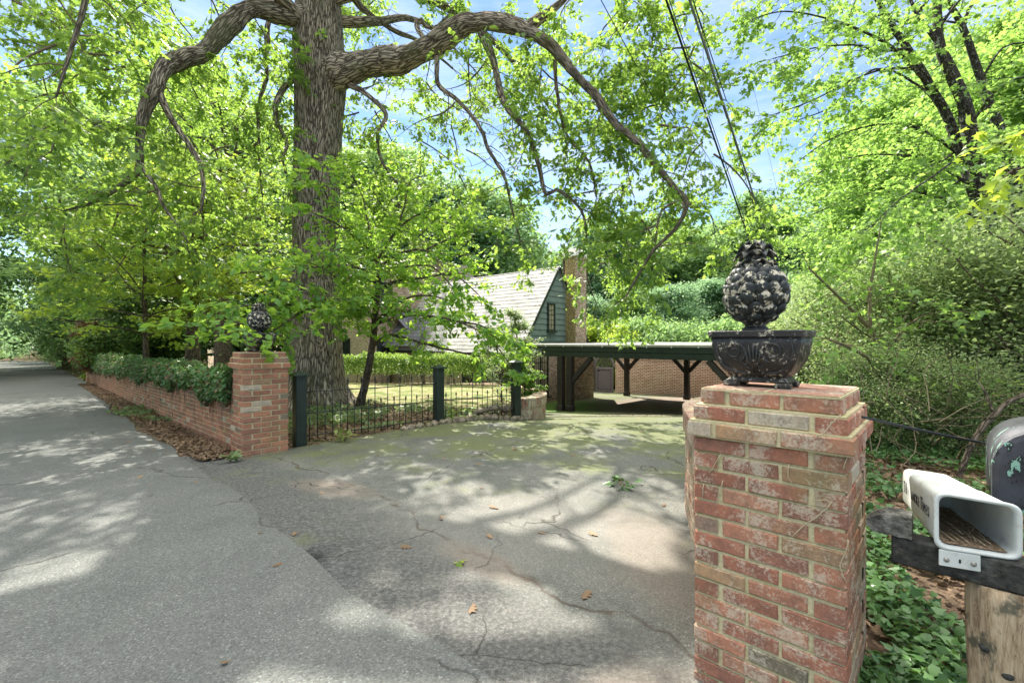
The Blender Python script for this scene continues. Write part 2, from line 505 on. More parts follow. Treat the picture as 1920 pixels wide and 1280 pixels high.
def spot(k, cx, cy, rx, ry, edge=.35, nz=None, amp=.6, ang=0.0):
    """soft irregular patch at a place on the ground"""
    ca, sa = math.cos(ang), math.sin(ang)
    a = k.math('MULTIPLY', k.math('SUBTRACT', dotv(k, (ca, sa, 0)), cx * ca + cy * sa), 1 / rx)
    b = k.math('MULTIPLY', k.math('SUBTRACT', dotv(k, (-sa, ca, 0)), -cx * sa + cy * ca), 1 / ry)
    d = k.math('SQRT', k.math('ADD', k.math('MULTIPLY', a, a), k.math('MULTIPLY', b, b)))
    if nz is not None: d = k.math('ADD', d, k.math('MULTIPLY', k.math('SUBTRACT', nz, .5), amp))
    return k.ramp(d, [(1 - edge if edge < 1 else 0, 1.0), (1.0, 0.0)])

def asphalt(name, drive=False):
    k = N(name)
    P = k.coord('Object')
    fine = k.noise(P, 95, 3, .7)
    st = k.vor(P, 125, 'F1', 'Color')
    sep = k.n.new('ShaderNodeSeparateColor'); k.link(st, sep.inputs[0])
    stone = k.ramp(sep.outputs[0], [(0.0, .55), (.35, .85), (.7, 1.03), (.92, 1.15), (1.0, 1.9)])
    mid = k.noise(P, 1.6, 5, .65); big = k.noise(P, .45, 4, .6)
    if not drive:
        c = k.ramp(mid, [(.3, (.108, .115, .107)), (.7, (.152, .156, .145))])
        strk = k.noise(k.coord('Object', (1, 1, 1)), 3.2, 5, .7, .6)
        c = k.mix(k.ramp(strk, [(.58, 0.0), (.70, .4)]), c, (.085, .085, .08))
        c = k.mix(k.ramp(big, [(.42, .0), (.62, .45)]), c, (.12, .12, .118))
    else:
        c = k.ramp(mid, [(.3, (.098, .105, .094)), (.7, (.178, .174, .155))])
    c = k.mix(.75, c, stone, 'MULTIPLY')
    c = k.mix(.5, c, k.ramp(fine, [(.3, .55), (.7, 1.4)]), 'MULTIPLY')
    h = k.math('ADD', k.math('MULTIPLY', sep.outputs[0], .6), fine)
    cw = k.n.new('ShaderNodeTexNoise'); cw.inputs['Scale'].default_value = 1.3; cw.inputs['Detail'].default_value = 5; k.link(P, cw.inputs['Vector'])
    sc = k.n.new('ShaderNodeVectorMath'); sc.operation = 'SCALE'; sc.inputs['Scale'].default_value = .9
    ad = k.n.new('ShaderNodeVectorMath'); ad.operation = 'ADD'
    k.link(cw.outputs['Color'], sc.inputs[0]); k.link(P, ad.inputs[0]); k.link(sc.outputs[0], ad.inputs[1])
    if drive:
        v = dotv(k, tuple(N_))
        # worn dark gutter strip along the road edge
        vn = k.math('ADD', v, k.math('MULTIPLY', k.math('SUBTRACT', k.noise(P, 1.1, 4, .6), .5), .9))
        gut = k.ramp(k.math('MULTIPLY', vn, .25), [(.33, 1.0), (.43, .9), (.54, 0.0)])
        loose = k.noise(P, 38, 7, .85)
        c = k.mix(k.math('MULTIPLY', gut, .8), c, k.ramp(loose, [(.38, (.030, .031, .031)), (.5, (.088, .088, .084)), (.65, (.23, .22, .205))]))
        seam = k.math('ABSOLUTE', k.math('SUBTRACT', vn, 2.12))
        sm_ = k.math('MULTIPLY', k.ramp(seam, [(0.0, .9), (.028, 0.0)]), k.ramp(k.noise(P, 2.3, 3, .6), [(.42, 0.0), (.55, 1.0)]))
        c = k.mix(sm_, c, (.055, .04, .03))
        nz = k.noise(P, 1.7, 6, .7)
        # moss further in and along the shaded edges
        yy = dotv(k, (0.12, 1, 0))
        mz = k.math('ADD', k.math('MULTIPLY', k.noise(P, 1.1, 6, .72), 1.0), k.ramp(k.math('MULTIPLY', yy, .1), [(.30, -.0), (.5, .10), (.72, .27)]))
        moss = k.ramp(mz, [(.60, 0.0), (.76, .72)])
        c = k.mix(moss, c, k.ramp(fine, [(.3, (.070, .090, .028)), (.7, (.185, .20, .070))]))
        gm = spot(k, 2.0, 16.6, 2.3, 3.0, .4, nz)
        c = k.mix(k.math('MULTIPLY', gm, .8), c, (.08, .17, .02))
        # carport floor, oil-brown
        fl = spot(k, 7.0, 16.5, 5.6, 4.2, .3, nz, .3, math.atan2(GD.y, GD.x))
        c = k.mix(k.math('MULTIPLY', fl, .85), c, k.ramp(mid, [(.3, (.17, .125, .10)), (.7, (.30, .23, .195))]))
        # bare red earth where the asphalt has gone
        for (cx, cy, rx, ry, a) in ((1.05, 2.95, .45, 1.1, .1), (-1.75, 4.45, .62, .26, -.5), (.55, 1.75, .5, .35, .4), (-.2, 3.0, .5, .18, -.75)):
            e = spot(k, cx, cy, rx, ry, .45, nz, 1.1, a)
            c = k.mix(k.math('MULTIPLY', e, .42), c, k.ramp(fine, [(.3, (.15, .115, .085)), (.7, (.27, .215, .17))]))
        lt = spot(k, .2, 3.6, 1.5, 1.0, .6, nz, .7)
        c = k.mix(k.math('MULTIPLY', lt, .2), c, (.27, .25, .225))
        h = k.math('ADD', h, k.math('MULTIPLY', k.math('MULTIPLY', gut, loose), 3.5))
        h = k.math('SUBTRACT', h, k.math('MULTIPLY', sm_, 3.0))
    e = k.vor(ad.outputs[0], .75 if drive else .33, 'DISTANCE_TO_EDGE')
    cm = k.noise(P, .8, 3, .6)
    cr = k.math('MULTIPLY', k.ramp(e, [(0.0, 1.0), (.008 if drive else .005, 0.0)]), k.ramp(cm, [(.46, 0.0), (.54, 1.0)]))
    c = k.mix(k.math('MULTIPLY', cr, .85), c, (.04, .035, .03))
    h = k.math('SUBTRACT', h, k.math('MULTIPLY', cr, 4))
    return k.finish(c, .9, k.bump(h, .5, .006), .25)

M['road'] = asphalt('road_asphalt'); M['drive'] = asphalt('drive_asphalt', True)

def soil_mat():
    k = N('soil'); P = k.coord('Object')
    v = k.vor(P, 26, 'F1', 'Color'); sep = k.n.new('ShaderNodeSeparateColor'); k.link(v, sep.inputs[0])
    c = k.ramp(sep.outputs[0], [(0, (.05, .035, .025)), (.5, (.15, .10, .07)), (1, (.33, .24, .16))])
    n = k.noise(P, 40, 5, .7)
    c = k.mix(.6, c, k.ramp(n, [(.3, .5), (.7, 1.4)]), 'MULTIPLY')
    g = k.noise(P, .6, 5, .7)
    c = k.mix(k.ramp(g, [(.5, 0.0), (.62, .75)]), c, k.ramp(n, [(.3, (.04, .08, .02)), (.7, (.14, .20, .05))]))
    return k.finish(c, .95, k.bump(k.math('ADD', sep.outputs[0], n), .7, .02), .1)
M['soil'] = soil_mat()
def lawn_mat():
    k = N('lawn'); P = k.coord('Object')
    n = k.noise(P, 70, 5, .75); g = k.noise(P, 1.1, 5, .65)
    c = k.ramp(k.noise(P, 1.9, 6, .7), [(.38, (.10, .15, .045)), (.5, (.22, .22, .10)), (.6, (.36, .29, .18)), (.7, (.28, .20, .13))])
    c = k.mix(.7, c, k.ramp(n, [(.3, .5), (.7, 1.45)]), 'MULTIPLY')
    return k.finish(c, .95, k.bump(n, .6, .015), .1)
M['lawn'] = lawn_mat()

def ax(parts):
    out = [parts[0][0]]
    for a, b, s in parts:
        n = max(1, int(round((b - a) / s)))
        out += [a + (b - a) * (i + 1) / n for i in range(n)]
    return out

def terrain():
    xs = ax([(-420, -60, 12), (-60, -26, 2), (-26, 12, .4), (12, 40, 1.2), (40, 300, 13)])
    ys = ax([(-60, -4, 4), (-4, 26, .4), (26, 70, 1.5), (70, 420, 12)])
    vs = []
    for y in ys:
        for x in xs:
            z = G(x, y)
            u = x * D_.x + y * D_.y; v = x * N_.x + y * N_.y
            if -4.0 < v < 1.05: z -= .14
            if u > 70: z -= .2
            if 40 < y: z += 0.0
            vs.append((x, y, z))
    nx = len(xs); fs = [(j * nx + i, j * nx + i + 1, (j + 1) * nx + i + 1, (j + 1) * nx + i) for j in range(len(ys) - 1) for i in range(nx - 1)]
    me = bpy.data.meshes.new('ground'); me.from_pydata(vs, [], fs); me.materials.append(M['soil'])
    for p in me.polygons: p.use_smooth = True
    o = bpy.data.objects.new('ground', me); put(o); tag(o, kind='structure')
terrain()

def inside(p, poly):
    x, y = p; c = False; j = len(poly) - 1
    for i in range(len(poly)):
        a, b = poly[i], poly[j]
        if (a[1] > y) != (b[1] > y) and x < (b[0] - a[0]) * (y - a[1]) / (b[1] - a[1]) + a[0]: c = not c
        j = i
    return c

def sheet(name, poly, step, off, mat):
    dense = []
    for i, a in enumerate(poly):
        b = poly[(i + 1) % len(poly)]; L = math.dist(a, b); n = max(1, int(L / step))
        dense += [(a[0] + (b[0] - a[0]) * t / n, a[1] + (b[1] - a[1]) * t / n) for t in range(n)]
    pts = [Vector(p) for p in dense]; nb = len(pts)
    x0, x1 = min(p[0] for p in poly), max(p[0] for p in poly); y0, y1 = min(p[1] for p in poly), max(p[1] for p in poly)
    x = x0
    while x < x1:
        y = y0
        while y < y1:
            q = (x + step * .3 * (random.random() - .5), y + step * .3 * (random.random() - .5))
            if inside(q, poly): pts.append(Vector(q))
            y += step
        x += step
    r = geometry.delaunay_2d_cdt(pts, [(i, (i + 1) % nb) for i in range(nb)], [], 0, 1e-5)
    vs = [(p.x, p.y, G(p.x, p.y) + off) for p in r[0]]
    fs = []
    for f in r[2]:
        c = sum((r[0][i] for i in f), Vector((0, 0))) / len(f)
        if inside((c.x, c.y), poly): fs.append(list(f))
    me = bpy.data.meshes.new(name); me.from_pydata(vs, [], fs); me.materials.append(mat)
    for p in me.polygons: p.use_smooth = True
    o = bpy.data.objects.new(name, me); put(o); tag(o, kind='structure'); return o

DRIVE = [UV(7.0, 1.22), UV(-3, 1.22), UV(-3, 2.05), (1.5, 1.9), (1.62, 3.6), (2.1, 4.8), (3.2, 5.9), (5, 7.6), (8, 10), (11, 14), (11, 19), (8.3, 21.4), (5.5, 23.8), (4.6, 25.0), (3.6, 24.0), (3.3, 21.5), (2.9, 19.3), (1.9, 19), (.35, 17.3), (.3, 14), (.6, 11.7), (.75, 10.4), (.45, 9.45), (-.2, 8.98), (-1.3, 7.95), (-2.85, 6.3), (-3.2, 5.9)]
sheet('driveway', DRIVE, .28, .02, M['drive'])
sheet('lawn', [(-9, 11.2), (-3.5, 10.9), (-2.4, 9.8), (-.9, 9.3), (-.2, 9.9), (.0, 11.2), (-.05, 14.9), (-2, 15.6), (-9, 17.2)], .3, .014, M['lawn'])

def road():
    us = ax([(-30, -4, 2), (-4, 30, .5), (30, 380, 6)])
    vs_ = [-4.3, -3.3, -2.2, -1.2, -.4, .3, .8, 1.15, 1.3]
    vs = []; 
    for u in us:
        for i, v in enumerate(vs_):
            vv = v + (.035 * math.sin(u * 1.7) + .03 * math.sin(u * 4.1 + 1) + .018 * math.sin(u * 13.7) if i == len(vs_) - 1 else 0)
            if u > 14 and i == len(vs_) - 1: vv += min(.5, (u - 14) * .03)
            x, y = UV(u, vv)
            vs.append((x, y, G(x, y) + (.034 if i < len(vs_) - 1 else .022)))
    n = len(vs_)
    fs = [(j * n + i, j * n + i + 1, (j + 1) * n + i + 1, (j + 1) * n + i) for j in range(len(us) - 1) for i in range(n - 1)]
    me = bpy.data.meshes.new('road'); me.from_pydata(vs, [], fs); me.materials.append(M['road']); me.flip_normals()
    for p in me.polygons: p.use_smooth = True
    o = bpy.data.objects.new('road', me); put(o); tag(o, kind='structure')
road()

# ------------------------------------------------------------------ brickwork laid brick by brick
REDS = [(.40, .145, .085), (.34, .12, .07), (.44, .18, .105), (.31, .12, .075), (.40, .185, .11), (.28, .105, .065)]
ODD = [(.20, .17, .11), (.24, .19, .13), (.38, .23, .12), (.26, .17, .12), (.46, .38, .28), (.50, .42, .31)]
TAN = [(.43, .175, .095), (.37, .145, .08), (.46, .20, .11), (.32, .13, .08), (.40, .18, .105)]
PAL = [REDS]
def brick_col(odd=.14):
    c = random.choice(ODD) if random.random() < odd else random.choice(PAL[0])
    f = random.uniform(.70, 1.02)
    return tuple(x * f for x in c)

def brick(mb, o, u, n, L, H, D, col, ch=.004):
    """one brick: o = lower left corner of its outer face, u along, n outward"""
    j = lambda s: random.uniform(-s, s)
    o = Vector(o) + n * j(.0022) + UP * j(.0012)
    w = UP
    q = [o, o + u * L, o + u * L + w * H, o + w * H]
    q = [p + u * j(.0018) + w * j(.0018) for p in q]
    back = [p - n * D for p in q]; mid = [p - n * ch for p in q]
    cen = (q[0] + q[2]) / 2
    fr = [q[0] + u * ch + w * ch, q[1] - u * ch + w * ch, q[2] - u * ch - w * ch, q[3] + u * ch - w * ch]
    mb.add(back + mid + fr, [(8, 9, 10, 11), (4, 5, 9, 8), (5, 6, 10, 9), (6, 7, 11, 10), (7, 4, 8, 11), (0, 1, 5, 4), (1, 2, 6, 5), (2, 3, 7, 6), (3, 0, 4, 7)], col)

CH = .0677
def pillar(name, c0, udir, ndir, W, Dp, z0, ncourse, label, mat, odd=.14, caps=((0, .028), (1, .012), (2, -.018))):
    """square pier; c0 = outer corner on the road face, udir along that face, ndir inward. top courses step out and in"""
    base = empty(name, (*(Vector(c0) + udir * W / 2 + ndir * Dp / 2)[:2], z0), label, 'brick pillar', 'brick gate pillars')
    mb = MB(); core = MB()
    cen = Vector(c0) + udir * W / 2 + ndir * Dp / 2
    for k in range(ncourse):
        top = ncourse - 1 - k
        grow = 0.0
        if top == 2: grow = .022
        if top == 1: grow = .004
        if top == 0: grow = -.02
        hx, hy = W / 2 + grow, Dp / 2 + grow
        z = z0 + k * CH
        sides = [(-udir * hx - ndir * hy, udir, -ndir, 2 * hx), (udir * hx - ndir * hy, ndir, udir, 2 * hy), (udir * hx + ndir * hy, -udir, ndir, 2 * hx), (-udir * hx + ndir * hy, -ndir, -udir, 2 * hy)]
        for (off, u, n, L) in sides:
            o = cen + off; o.z = z + .005
            run = L - .105
            x = 0.0 if k % 2 == 0 else .105
            pat = [.5, .5]
            for p in pat:
                l = run * p
                brick(mb, o + u * (x + (.014 if k % 2 else 0)), u, n, l - .014, CH - .013, .098, brick_col(odd))
                x += l
        h = CH / 2
        core.box((cen.x, cen.y, z + h + (.001 if k % 2 else -.001)), udir, ndir, UP, hx - .008, hy - .008, h + .001, (1, 1, 1))
    # top slab of bricks on edge
    zt = z0 + ncourse * CH
    hx, hy = W / 2 - .022, Dp / 2 - .022
    core.box((cen.x, cen.y, zt - .006), udir, ndir, UP, hx, hy, .004)
    n = 5; 
    for i in range(n):
        for jx in range(2):
            w = 2 * hy / n; l = hx
            c = cen + udir * (-hx + l * (jx + .5)) + ndir * (-hy + w * (i + .5)); c.z = zt - .003
            mb.box(c, udir, ndir, UP, l / 2 - .005, w / 2 - .005, .006, tuple(x * .9 + .05 for x in brick_col(odd)), .003)
    a = mb.build('brick_courses', mat, base); b = core.build('mortar_core', M['mortar'], base)
    return base, cen, zt

near_u = Vector((.725, -.688, 0))
pn, PN_C, PN_T = pillar('brick_pillar', (.79, 1.975, 0), near_u, N_, .54, .54, -.19, 22, 'large worn red brick gate pillar in the right foreground, with moss in its joints', M['brick'], .2)
PAL[0] = TAN
pf, PF_C, PF_T = pillar('brick_pillar', (-3.33 - .0, 5.63, 0) if False else tuple(Vector((-3.33, 5.63, 0)) + D_ * .52), -D_, N_, .52, .54, G(-3.3, 5.6) - .1, 21, 'red brick gate pillar at the near end of the ivy topped wall, left of the driveway', M['brick_far'], .16)
pillar('brick_pillar', tuple(Vector((*UV(29.6, 1.75), 0))), -D_, N_, .5, .5, G(*UV(29.2, 2)) - .15, 17, 'small distant brick pillar at the far end of the ivy topped wall', M['brick_far'], .3)

def brick_wall(mb, core, path, z0f, ncourse, odd, th=.1, closed=False, soldier=False):
    """bricks laid along a polyline; path = list of (point, outward normal); z0f(s) gives the foot"""
    pts = [Vector(p) for p in path]
    cum = [0.0]
    for i in range(1, len(pts)): cum.append(cum[-1] + (pts[i] - pts[i - 1]).length)
    T = cum[-1]
    def P(s):
        s = max(0.0, min(T, s)); i = 0
        while i < len(cum) - 2 and cum[i + 1] < s: i += 1
        t = (s - cum[i]) / (cum[i + 1] - cum[i]); return pts[i].lerp(pts[i + 1], t)
    for k in range(ncourse):
        s = -random.choice([0, .1]) if k % 2 == 0 else -.1
        last = soldier and k == ncourse - 1
        while s < T:
            l = .07 if last else (.213 if random.random() > .12 else .105)
            a, b = max(s, 0.0), min(s + l, T)
            if b - a > .03:
                pa, pb = P(a), P(b); u = (pb - pa); L = u.length; u.normalize(); n = Vector((u.y, -u.x, 0))
                o = pa.copy(); o.z = z0f((a + b) / 2) + k * CH + .005
                sl = (z0f(b) - z0f(a)) / max(.01, b - a)
                uu = (u + UP * sl)
                hh = (CH * (2.2 if soldier and last else 1)) - .011
                brick(mb, o + n * (.018 if last else 0), uu, n, L - .010, hh, .05, brick_col(odd), .003)
            s += l
    # mortar body
    m = max(2, int(T / .25)); vs = []
    for i in range(m + 1):
        s = T * i / m; p = P(s); q = P(min(T, s + .02)); r_ = P(max(0, s - .02)); u = (q - r_).normalized(); n = Vector((u.y, -u.x, 0))
        f = z0f(s); t = f + ncourse * CH + (CH * 1.2 if soldier else 0) - .006
        for d in (-.007, -2 * th):
            vs += [(p + n * d) + UP * f, (p + n * d) + UP * t]
    vs = [Vector(v) for v in vs]
    b = len(core.v); core.v.extend([tuple(v) for v in vs])
    for i in range(m):
        a = b + i * 4; c = a + 4
        for f in ((a, c, c + 1, a + 1), (a + 3, c + 3, c + 2, a + 2), (a + 1, c + 1, c + 3, a + 3)): core.face(list(f))
    core.face([b, b + 1, b + 3, b + 2]); e = b + m * 4; core.face([e, e + 2, e + 3, e + 1])
    return P, T

# long wall beside the road; its courses follow the grade
w = empty('garden_wall', (*UV(18, 1.95), G(*UV(18, 1.95))), 'long low red brick wall running beside the road, smothered in ivy along its top', 'wall')
mb, core = MB(), MB()
WA = Vector((*UV(6.75, 1.86), 0)); WB = Vector((*UV(29.0, 1.86), 0))
wz0 = lambda s: .86 - .60 * s / 22.3 - 15 * CH
def wall_top(s): return .86 - .60 * s / 22.3
brick_wall(mb, core, [WB, WA], lambda s: wz0(22.25 - s), 15, .1)
mb.build('brick_courses', M['brick_far'], w); core.build('mortar_core', M['mortar'], w)
# dark weep slots here and there
mb = MB()
for i in range(16):
    s = random.uniform(.5, 14); p = WA + D_ * s; z = wz0(s) + random.randint(5, 12) * CH + CH / 2
    mb.box((p.x - N_.x * .0005, p.y - N_.y * .0005, z), D_, N_, UP, .011, .006, .034)
mb.build('weep_slot', M['cable'], w)['kind'] = 'stuff'

PAL[0] = REDS
def curved_wall(name, pts, zf, nc, mat, label, odd, top_mat, w_=.30):
    e = empty(name, (*pts[0][:2], zf(0)), label, 'wall')
    # smooth the path
    P_ = [Vector((*p, 0)) for p in pts]; out = []
    for i in range(len(P_) - 1):
        p0, p1, p2, p3 = P_[max(i - 1, 0)], P_[i], P_[i + 1], P_[min(i + 2, len(P_) - 1)]
        for t in np.linspace(0, 1, 8, endpoint=False):
            out.append(.5 * ((2 * p1) + (p2 - p0) * t + (2 * p0 - 5 * p1 + 4 * p2 - p3) * t * t + (3 * p1 - p0 - 3 * p2 + p3) * t ** 3))
    out.append(P_[-1])
    mb, core = MB(), MB()
    P, T = brick_wall(mb, core, out, zf, nc, odd, w_ / 2 - .01, soldier=True)
    mb.build('brick_courses', mat, e); core.build('mortar_core', M['mortar'], e)
    # coping: bricks across the wall
    cp = MB(); s = 0.0
    while s < T - .06:
        p = P(s + .035); u = (P(s + .07) - P(s)).normalized(); n = Vector((u.y, -u.x, 0))
        z = zf(s) + nc * CH + CH * 1.2
        c = brick_col(odd)
        cp.box(p - n * (w_ / 2 - .01) + UP * (z + .02), u, n, UP, .031, w_ / 2 + .012, .022, c, .005)
        s += .071
    cp.build('coping', top_mat, e)
    return e
curved_wall('curved_wall', [(1.03, 2.42), (1.22, 2.9), (1.36, 3.5), (1.60, 4.15), (2.1, 4.7), (2.8, 4.95)][::-1], lambda s: -.12, 14, M['brick_white'],
            'curved brick wing wall sweeping back from behind the large foreground pillar', .15, M['brick_white'])
curved_wall('curved_wall', [(.13, 8.98), (.40, 9.12), (.62, 9.45), (.74, 9.95), (.70, 10.6), (.52, 11.2), (.25, 11.7)], lambda s: -.50 , 11, M['brick_white'],
            'low curved whitewashed brick wall holding back the shrubs at the end of the iron fence', .25, M['brick_white'], .28)

# ------------------------------------------------------------------ iron fence
def fence():
    e = empty('iron_fence', (-1.3, 8.0, G(-1.3, 8)), 'black wrought iron picket fence between three square timber posts', 'fence')
    pos = [Vector((-2.94, 6.30, 0)), Vector((-1.29, 8.0, 0)), Vector((.08, 8.92, 0))]
    fz = lambda p: G(p.x, p.y) + .0
    zt = [.095, .06, .05]
    for i, p in enumerate(pos):
        mb = MB(); z0 = zt[i] - .25; z1 = zt[i] + [.93, .97, 1.03][i]
        dr = (pos[1] - pos[0]).normalized() if i < 2 else (pos[2] - pos[1]).normalized()
        sd = Vector((dr.y, -dr.x, 0))
        mb.box((p.x, p.y, (z0 + z1) / 2), dr, sd, UP, .072, .072, (z1 - z0) / 2, (1, 1, 1), .006)
        po = mb.build('post', M['dark_green'], e)
        mb = MB(); hw = .105
        b = [Vector((p.x, p.y, z1)) + dr * (hw * a) + sd * (hw * c) for a, c in ((-1, -1), (1, -1), (1, 1), (-1, 1))]
        t = [q + UP * .016 for q in b]; mb.add(b + t + [Vector((p.x, p.y, z1 + .07))], [(3, 2, 1, 0), (0, 1, 5, 4), (1, 2, 6, 5), (2, 3, 7, 6), (3, 0, 4, 7), (4, 5, 8), (5, 6, 8), (6, 7, 8), (7, 4, 8)])
        cp = mb.build('post_cap', M['dark_green'], po)
        cp.matrix_parent_inverse = po.matrix_parent_inverse.copy() if False else Matrix.Identity(4)
        if i < 2:
            a, b2 = pos[i] + dr * .07, pos[i + 1] - dr * .07
            if i == 1:
                dr2 = (pos[2] - pos[1]).normalized(); a, b2 = pos[1] + dr2 * .07, pos[2] - dr2 * .07
            za, zb = zt[i], zt[i + 1]
            for h in (.70, .40, .085):
                mb = MB(); q = [a.lerp(b2, t) + UP * ((za + (zb - za) * t) + h + .012 * math.sin(t * 9 + i) * (1 - t) * t * 2) for t in np.linspace(0, 1, 9)]
                mb.tube(q, [.0085] * 9, 6); mb.build('rail', M['iron'], e)
            L = (b2 - a).length; n = int(L / .107)
            for k in range(n):
                t = (k + .6) / n; p0 = a.lerp(b2, t); z = za + (zb - za) * t
                h = .87 if k % 2 else .54
                h += random.uniform(-.008, .008)
                mb = MB(); ln = Vector((random.uniform(-.008, .008), random.uniform(-.008, .008), 0))
                q0 = p0 + UP * (z + (.0 if k % 2 == 0 else .03)); q1 = p0 + UP * (z + h - .075) + ln
                mb.tube([q0, q1], [.0068, .0068], 6)
                mb.tube([q1, q1 + UP * .008, q1 + UP * .016], [.013, .013, .006], 6)
                mb.tube([q1 + UP * .014, q1 + UP * .034, q1 + UP * .085], [.006, .0165, .0012], 6)
                mb.build('picket', M['iron'], e)
fence()
# ------------------------------------------------------------------ house
E0 = Vector((.247, 17.5, 0))        # near end of the eave of the slate-roofed wing
EZ = CAMZ - .318; RZ = CAMZ + 3.18
def H(s, L, z): 
    """house coordinates: s along the gable, L along the ridge"""
    p = E0 + GD * s + RD * L; return Vector((p.x, p.y, z))

def quad(mb, a, b, c, d, col=(1, 1, 1), uv=None): 
    i = len(mb.v); mb.v.extend([tuple(a), tuple(b), tuple(c), tuple(d)]); mb.face([i, i + 1, i + 2, i + 3], col, uv)

def slab(mb, a, b, c, d, th, uvs=None):
    """thick sheet; a-b eave, d-c ridge"""
    a, b, c, d = map(Vector, (a, b, c, d)); n = (b - a).cross(d - a).normalized()
    if n.z < 0: n = -n
    w = (b - a).length; h = (d - a).length
    low = [p - n * th for p in (a, b, c, d)]
    quad(mb, a, b, c, d, uv=[(0, 0), (w, 0), (w, h), (0, h)])
    quad(mb, low[3], low[2], low[1], low[0])
    P = [a, b, c, d]
    for i in range(4):
        j = (i + 1) % 4; quad(mb, low[i], low[j], P[j], P[i])

def window(parent, o, u, n, w, h, nx, ny, leaves=1, frame=.045, pane='glass', sill=True, mull=.016):
    """casement window: o = lower left of the opening on the wall face, u along the wall, n outward"""
    o = Vector(o)
    mb = MB(); f = frame
    cx = lambda a, b: o + u * a + UP * b
    for (a, b, c, d) in ((-f, -f, w + f, 0), (-f, h, w + f, h + f), (-f, 0, 0, h), (w, 0, w + f, h)):
        mb.box(cx((a + c) / 2, (b + d) / 2) + n * .012, u, n, UP, (c - a) / 2, .04, (d - b) / 2)
    fr = mb.build('window', M['dark_green'], parent)
    mb = MB(); mb.box(cx(w / 2, h / 2) + n * .004, u, n, UP, w / 2, .004, h / 2); g = mb.build('pane', M[pane], fr); g.matrix_parent_inverse = Matrix.Identity(4)
    mb = MB()
    for i in range(leaves - 1 + 1):
        if i: mb.box(cx(w * i / leaves, h / 2) + n * .02, u, n, UP, .04, .02, h / 2)
    for i in range(1, nx * leaves):
        if leaves > 1 and i % nx == 0: continue
        mb.box(cx(w * i / (nx * leaves), h / 2) + n * .014, u, n, UP, mull / 2, .008, h / 2)
    for j in range(1, ny):
        mb.box(cx(w / 2, h * j / ny) + n * .0155, u, n, UP, w / 2, .008, mull / 2)
    if mb.v: q = mb.build('glazing_bar', M['dark_green'], fr); q.matrix_parent_inverse = Matrix.Identity(4)
    if sill:
        mb = MB(); mb.box(cx(w / 2, -f - .03) + n * .06, u, n, UP, w / 2 + f + .04, .07, .03, (1, 1, 1), .006); q = mb.build('sill', M['dark_green'], fr); q.matrix_parent_inverse = Matrix.Identity(4)
    return fr

NG = -RD                              # outward normal of the gable
NF = -GD                              # outward normal of the long front
house = empty('brick_house', tuple(H(2.5, 3, -1.1)), 'old whitewashed brick house with steep slate roofs and a green boarded gable', 'house')
W2 = 5.0; LL = 9.5
mb = MB()
zb = -2.2
# long front wall of the low wing
quad(mb, H(.12, LL, zb), H(.12, .02, zb), H(.12, .02, EZ + .12), H(.12, LL, EZ + .12))
mb.build('front_wall', M['wall_cream'], house)
mb = MB()
quad(mb, H(.12, .02, zb), H(W2 - .1, .02, zb), H(W2 - .1, .02, EZ + .05), H(.12, .02, EZ + .05))
quad(mb, H(W2 - .1, .02, zb), H(W2 - .1, LL, zb), H(W2 - .1, LL, EZ), H(W2 - .1, .02, EZ))
mb.build('gable_wall', M['wall_mottled'], house)
# boarded gable: overlapping weatherboards
mb = MB()
slope = (RZ - EZ) / 2.5
z = EZ + .10; bh = .235
while z < RZ - .1:
    z2 = min(z + bh, RZ - .05)
    def span(zz, inset=.06): 
        a = (zz - EZ) / slope + inset; return a, 5.0 - a
    a0, a1 = span(z); b0, b1 = span(z2)
    if a1 - a0 < .1: break
    lo, hi = .075, .045
    p = [H(a0, -lo + .02, z), H(a1, -lo + .02, z), H(b1, -hi + .02, z2), H(b0, -hi + .02, z2)]
    quad(mb, *p); quad(mb, H(a0, 0.02, z), H(a1, 0.02, z), p[1], p[0])
    z += bh
mb.build('gable_boarding', M['green_paint'], house)
# slate roof
mb = MB()
ov = .14
slab(mb, H(-.12, -ov, EZ - .17), H(-.12, LL, EZ - .17), H(2.5, LL, RZ), H(2.5, -ov, RZ), .05)
slab(mb, H(5.12, LL, EZ - .17), H(5.12, -ov, EZ - .17), H(2.5, -ov, RZ), H(2.5, LL, RZ), .05)
# butt edges of the slate courses, a step each
Ls = math.hypot(2.62, RZ - EZ + .17); d = (H(2.5, 0, RZ) - H(-.12, 0, EZ - .17)).normalized(); nn = Vector((-GD.x * (RZ - EZ + .17) / Ls, -GD.y * (RZ - EZ + .17) / Ls, 2.62 / Ls))
roof = mb.build('roof', M['slate'], house)
mb = MB()
nrow = int(Ls / .2)
for i in range(nrow):
    s0 = i * .2
    L = -ov
    while L < LL - .1:
        w_ = random.uniform(.28, .36); th = random.uniform(.011, .016)
        c = H(-.12, L + w_ / 2, EZ - .17) + d * (s0 + .10) + nn * (th * .6)
        t = random.uniform(.80, 1.15); cc = (t, t * random.uniform(.96, 1.0), t * random.uniform(.92, 1.0))
        mb.box(c, RD, (d - nn * .045).normalized(), nn, w_ / 2 - .004, .104 + random.uniform(-.002, .002), th * .5, cc)
        L += w_
ks = N('slate_tile'); P = ks.coord('Object'); ca = ks.attr('Col')
cc_ = ks.mix(1.0, ks.ramp(ks.noise(P, 6, 6, .7), [(.3, (.36, .35, .34)), (.7, (.54, .53, .51))]), ca, 'MULTIPLY')
cc_ = ks.mix(ks.ramp(ks.noise(P, 1.6, 5, .7), [(.58, 0.0), (.70, .35)]), cc_, (.20, .20, .16))
M['slate_tile'] = ks.finish(cc_, .75, ks.bump(ks.noise(P, 40, 4, .6), .3, .004), .3)
st = mb.build('slate_course', M['slate_tile'], roof); st.matrix_parent_inverse = Matrix.Identity(4); st['kind'] = 'stuff'
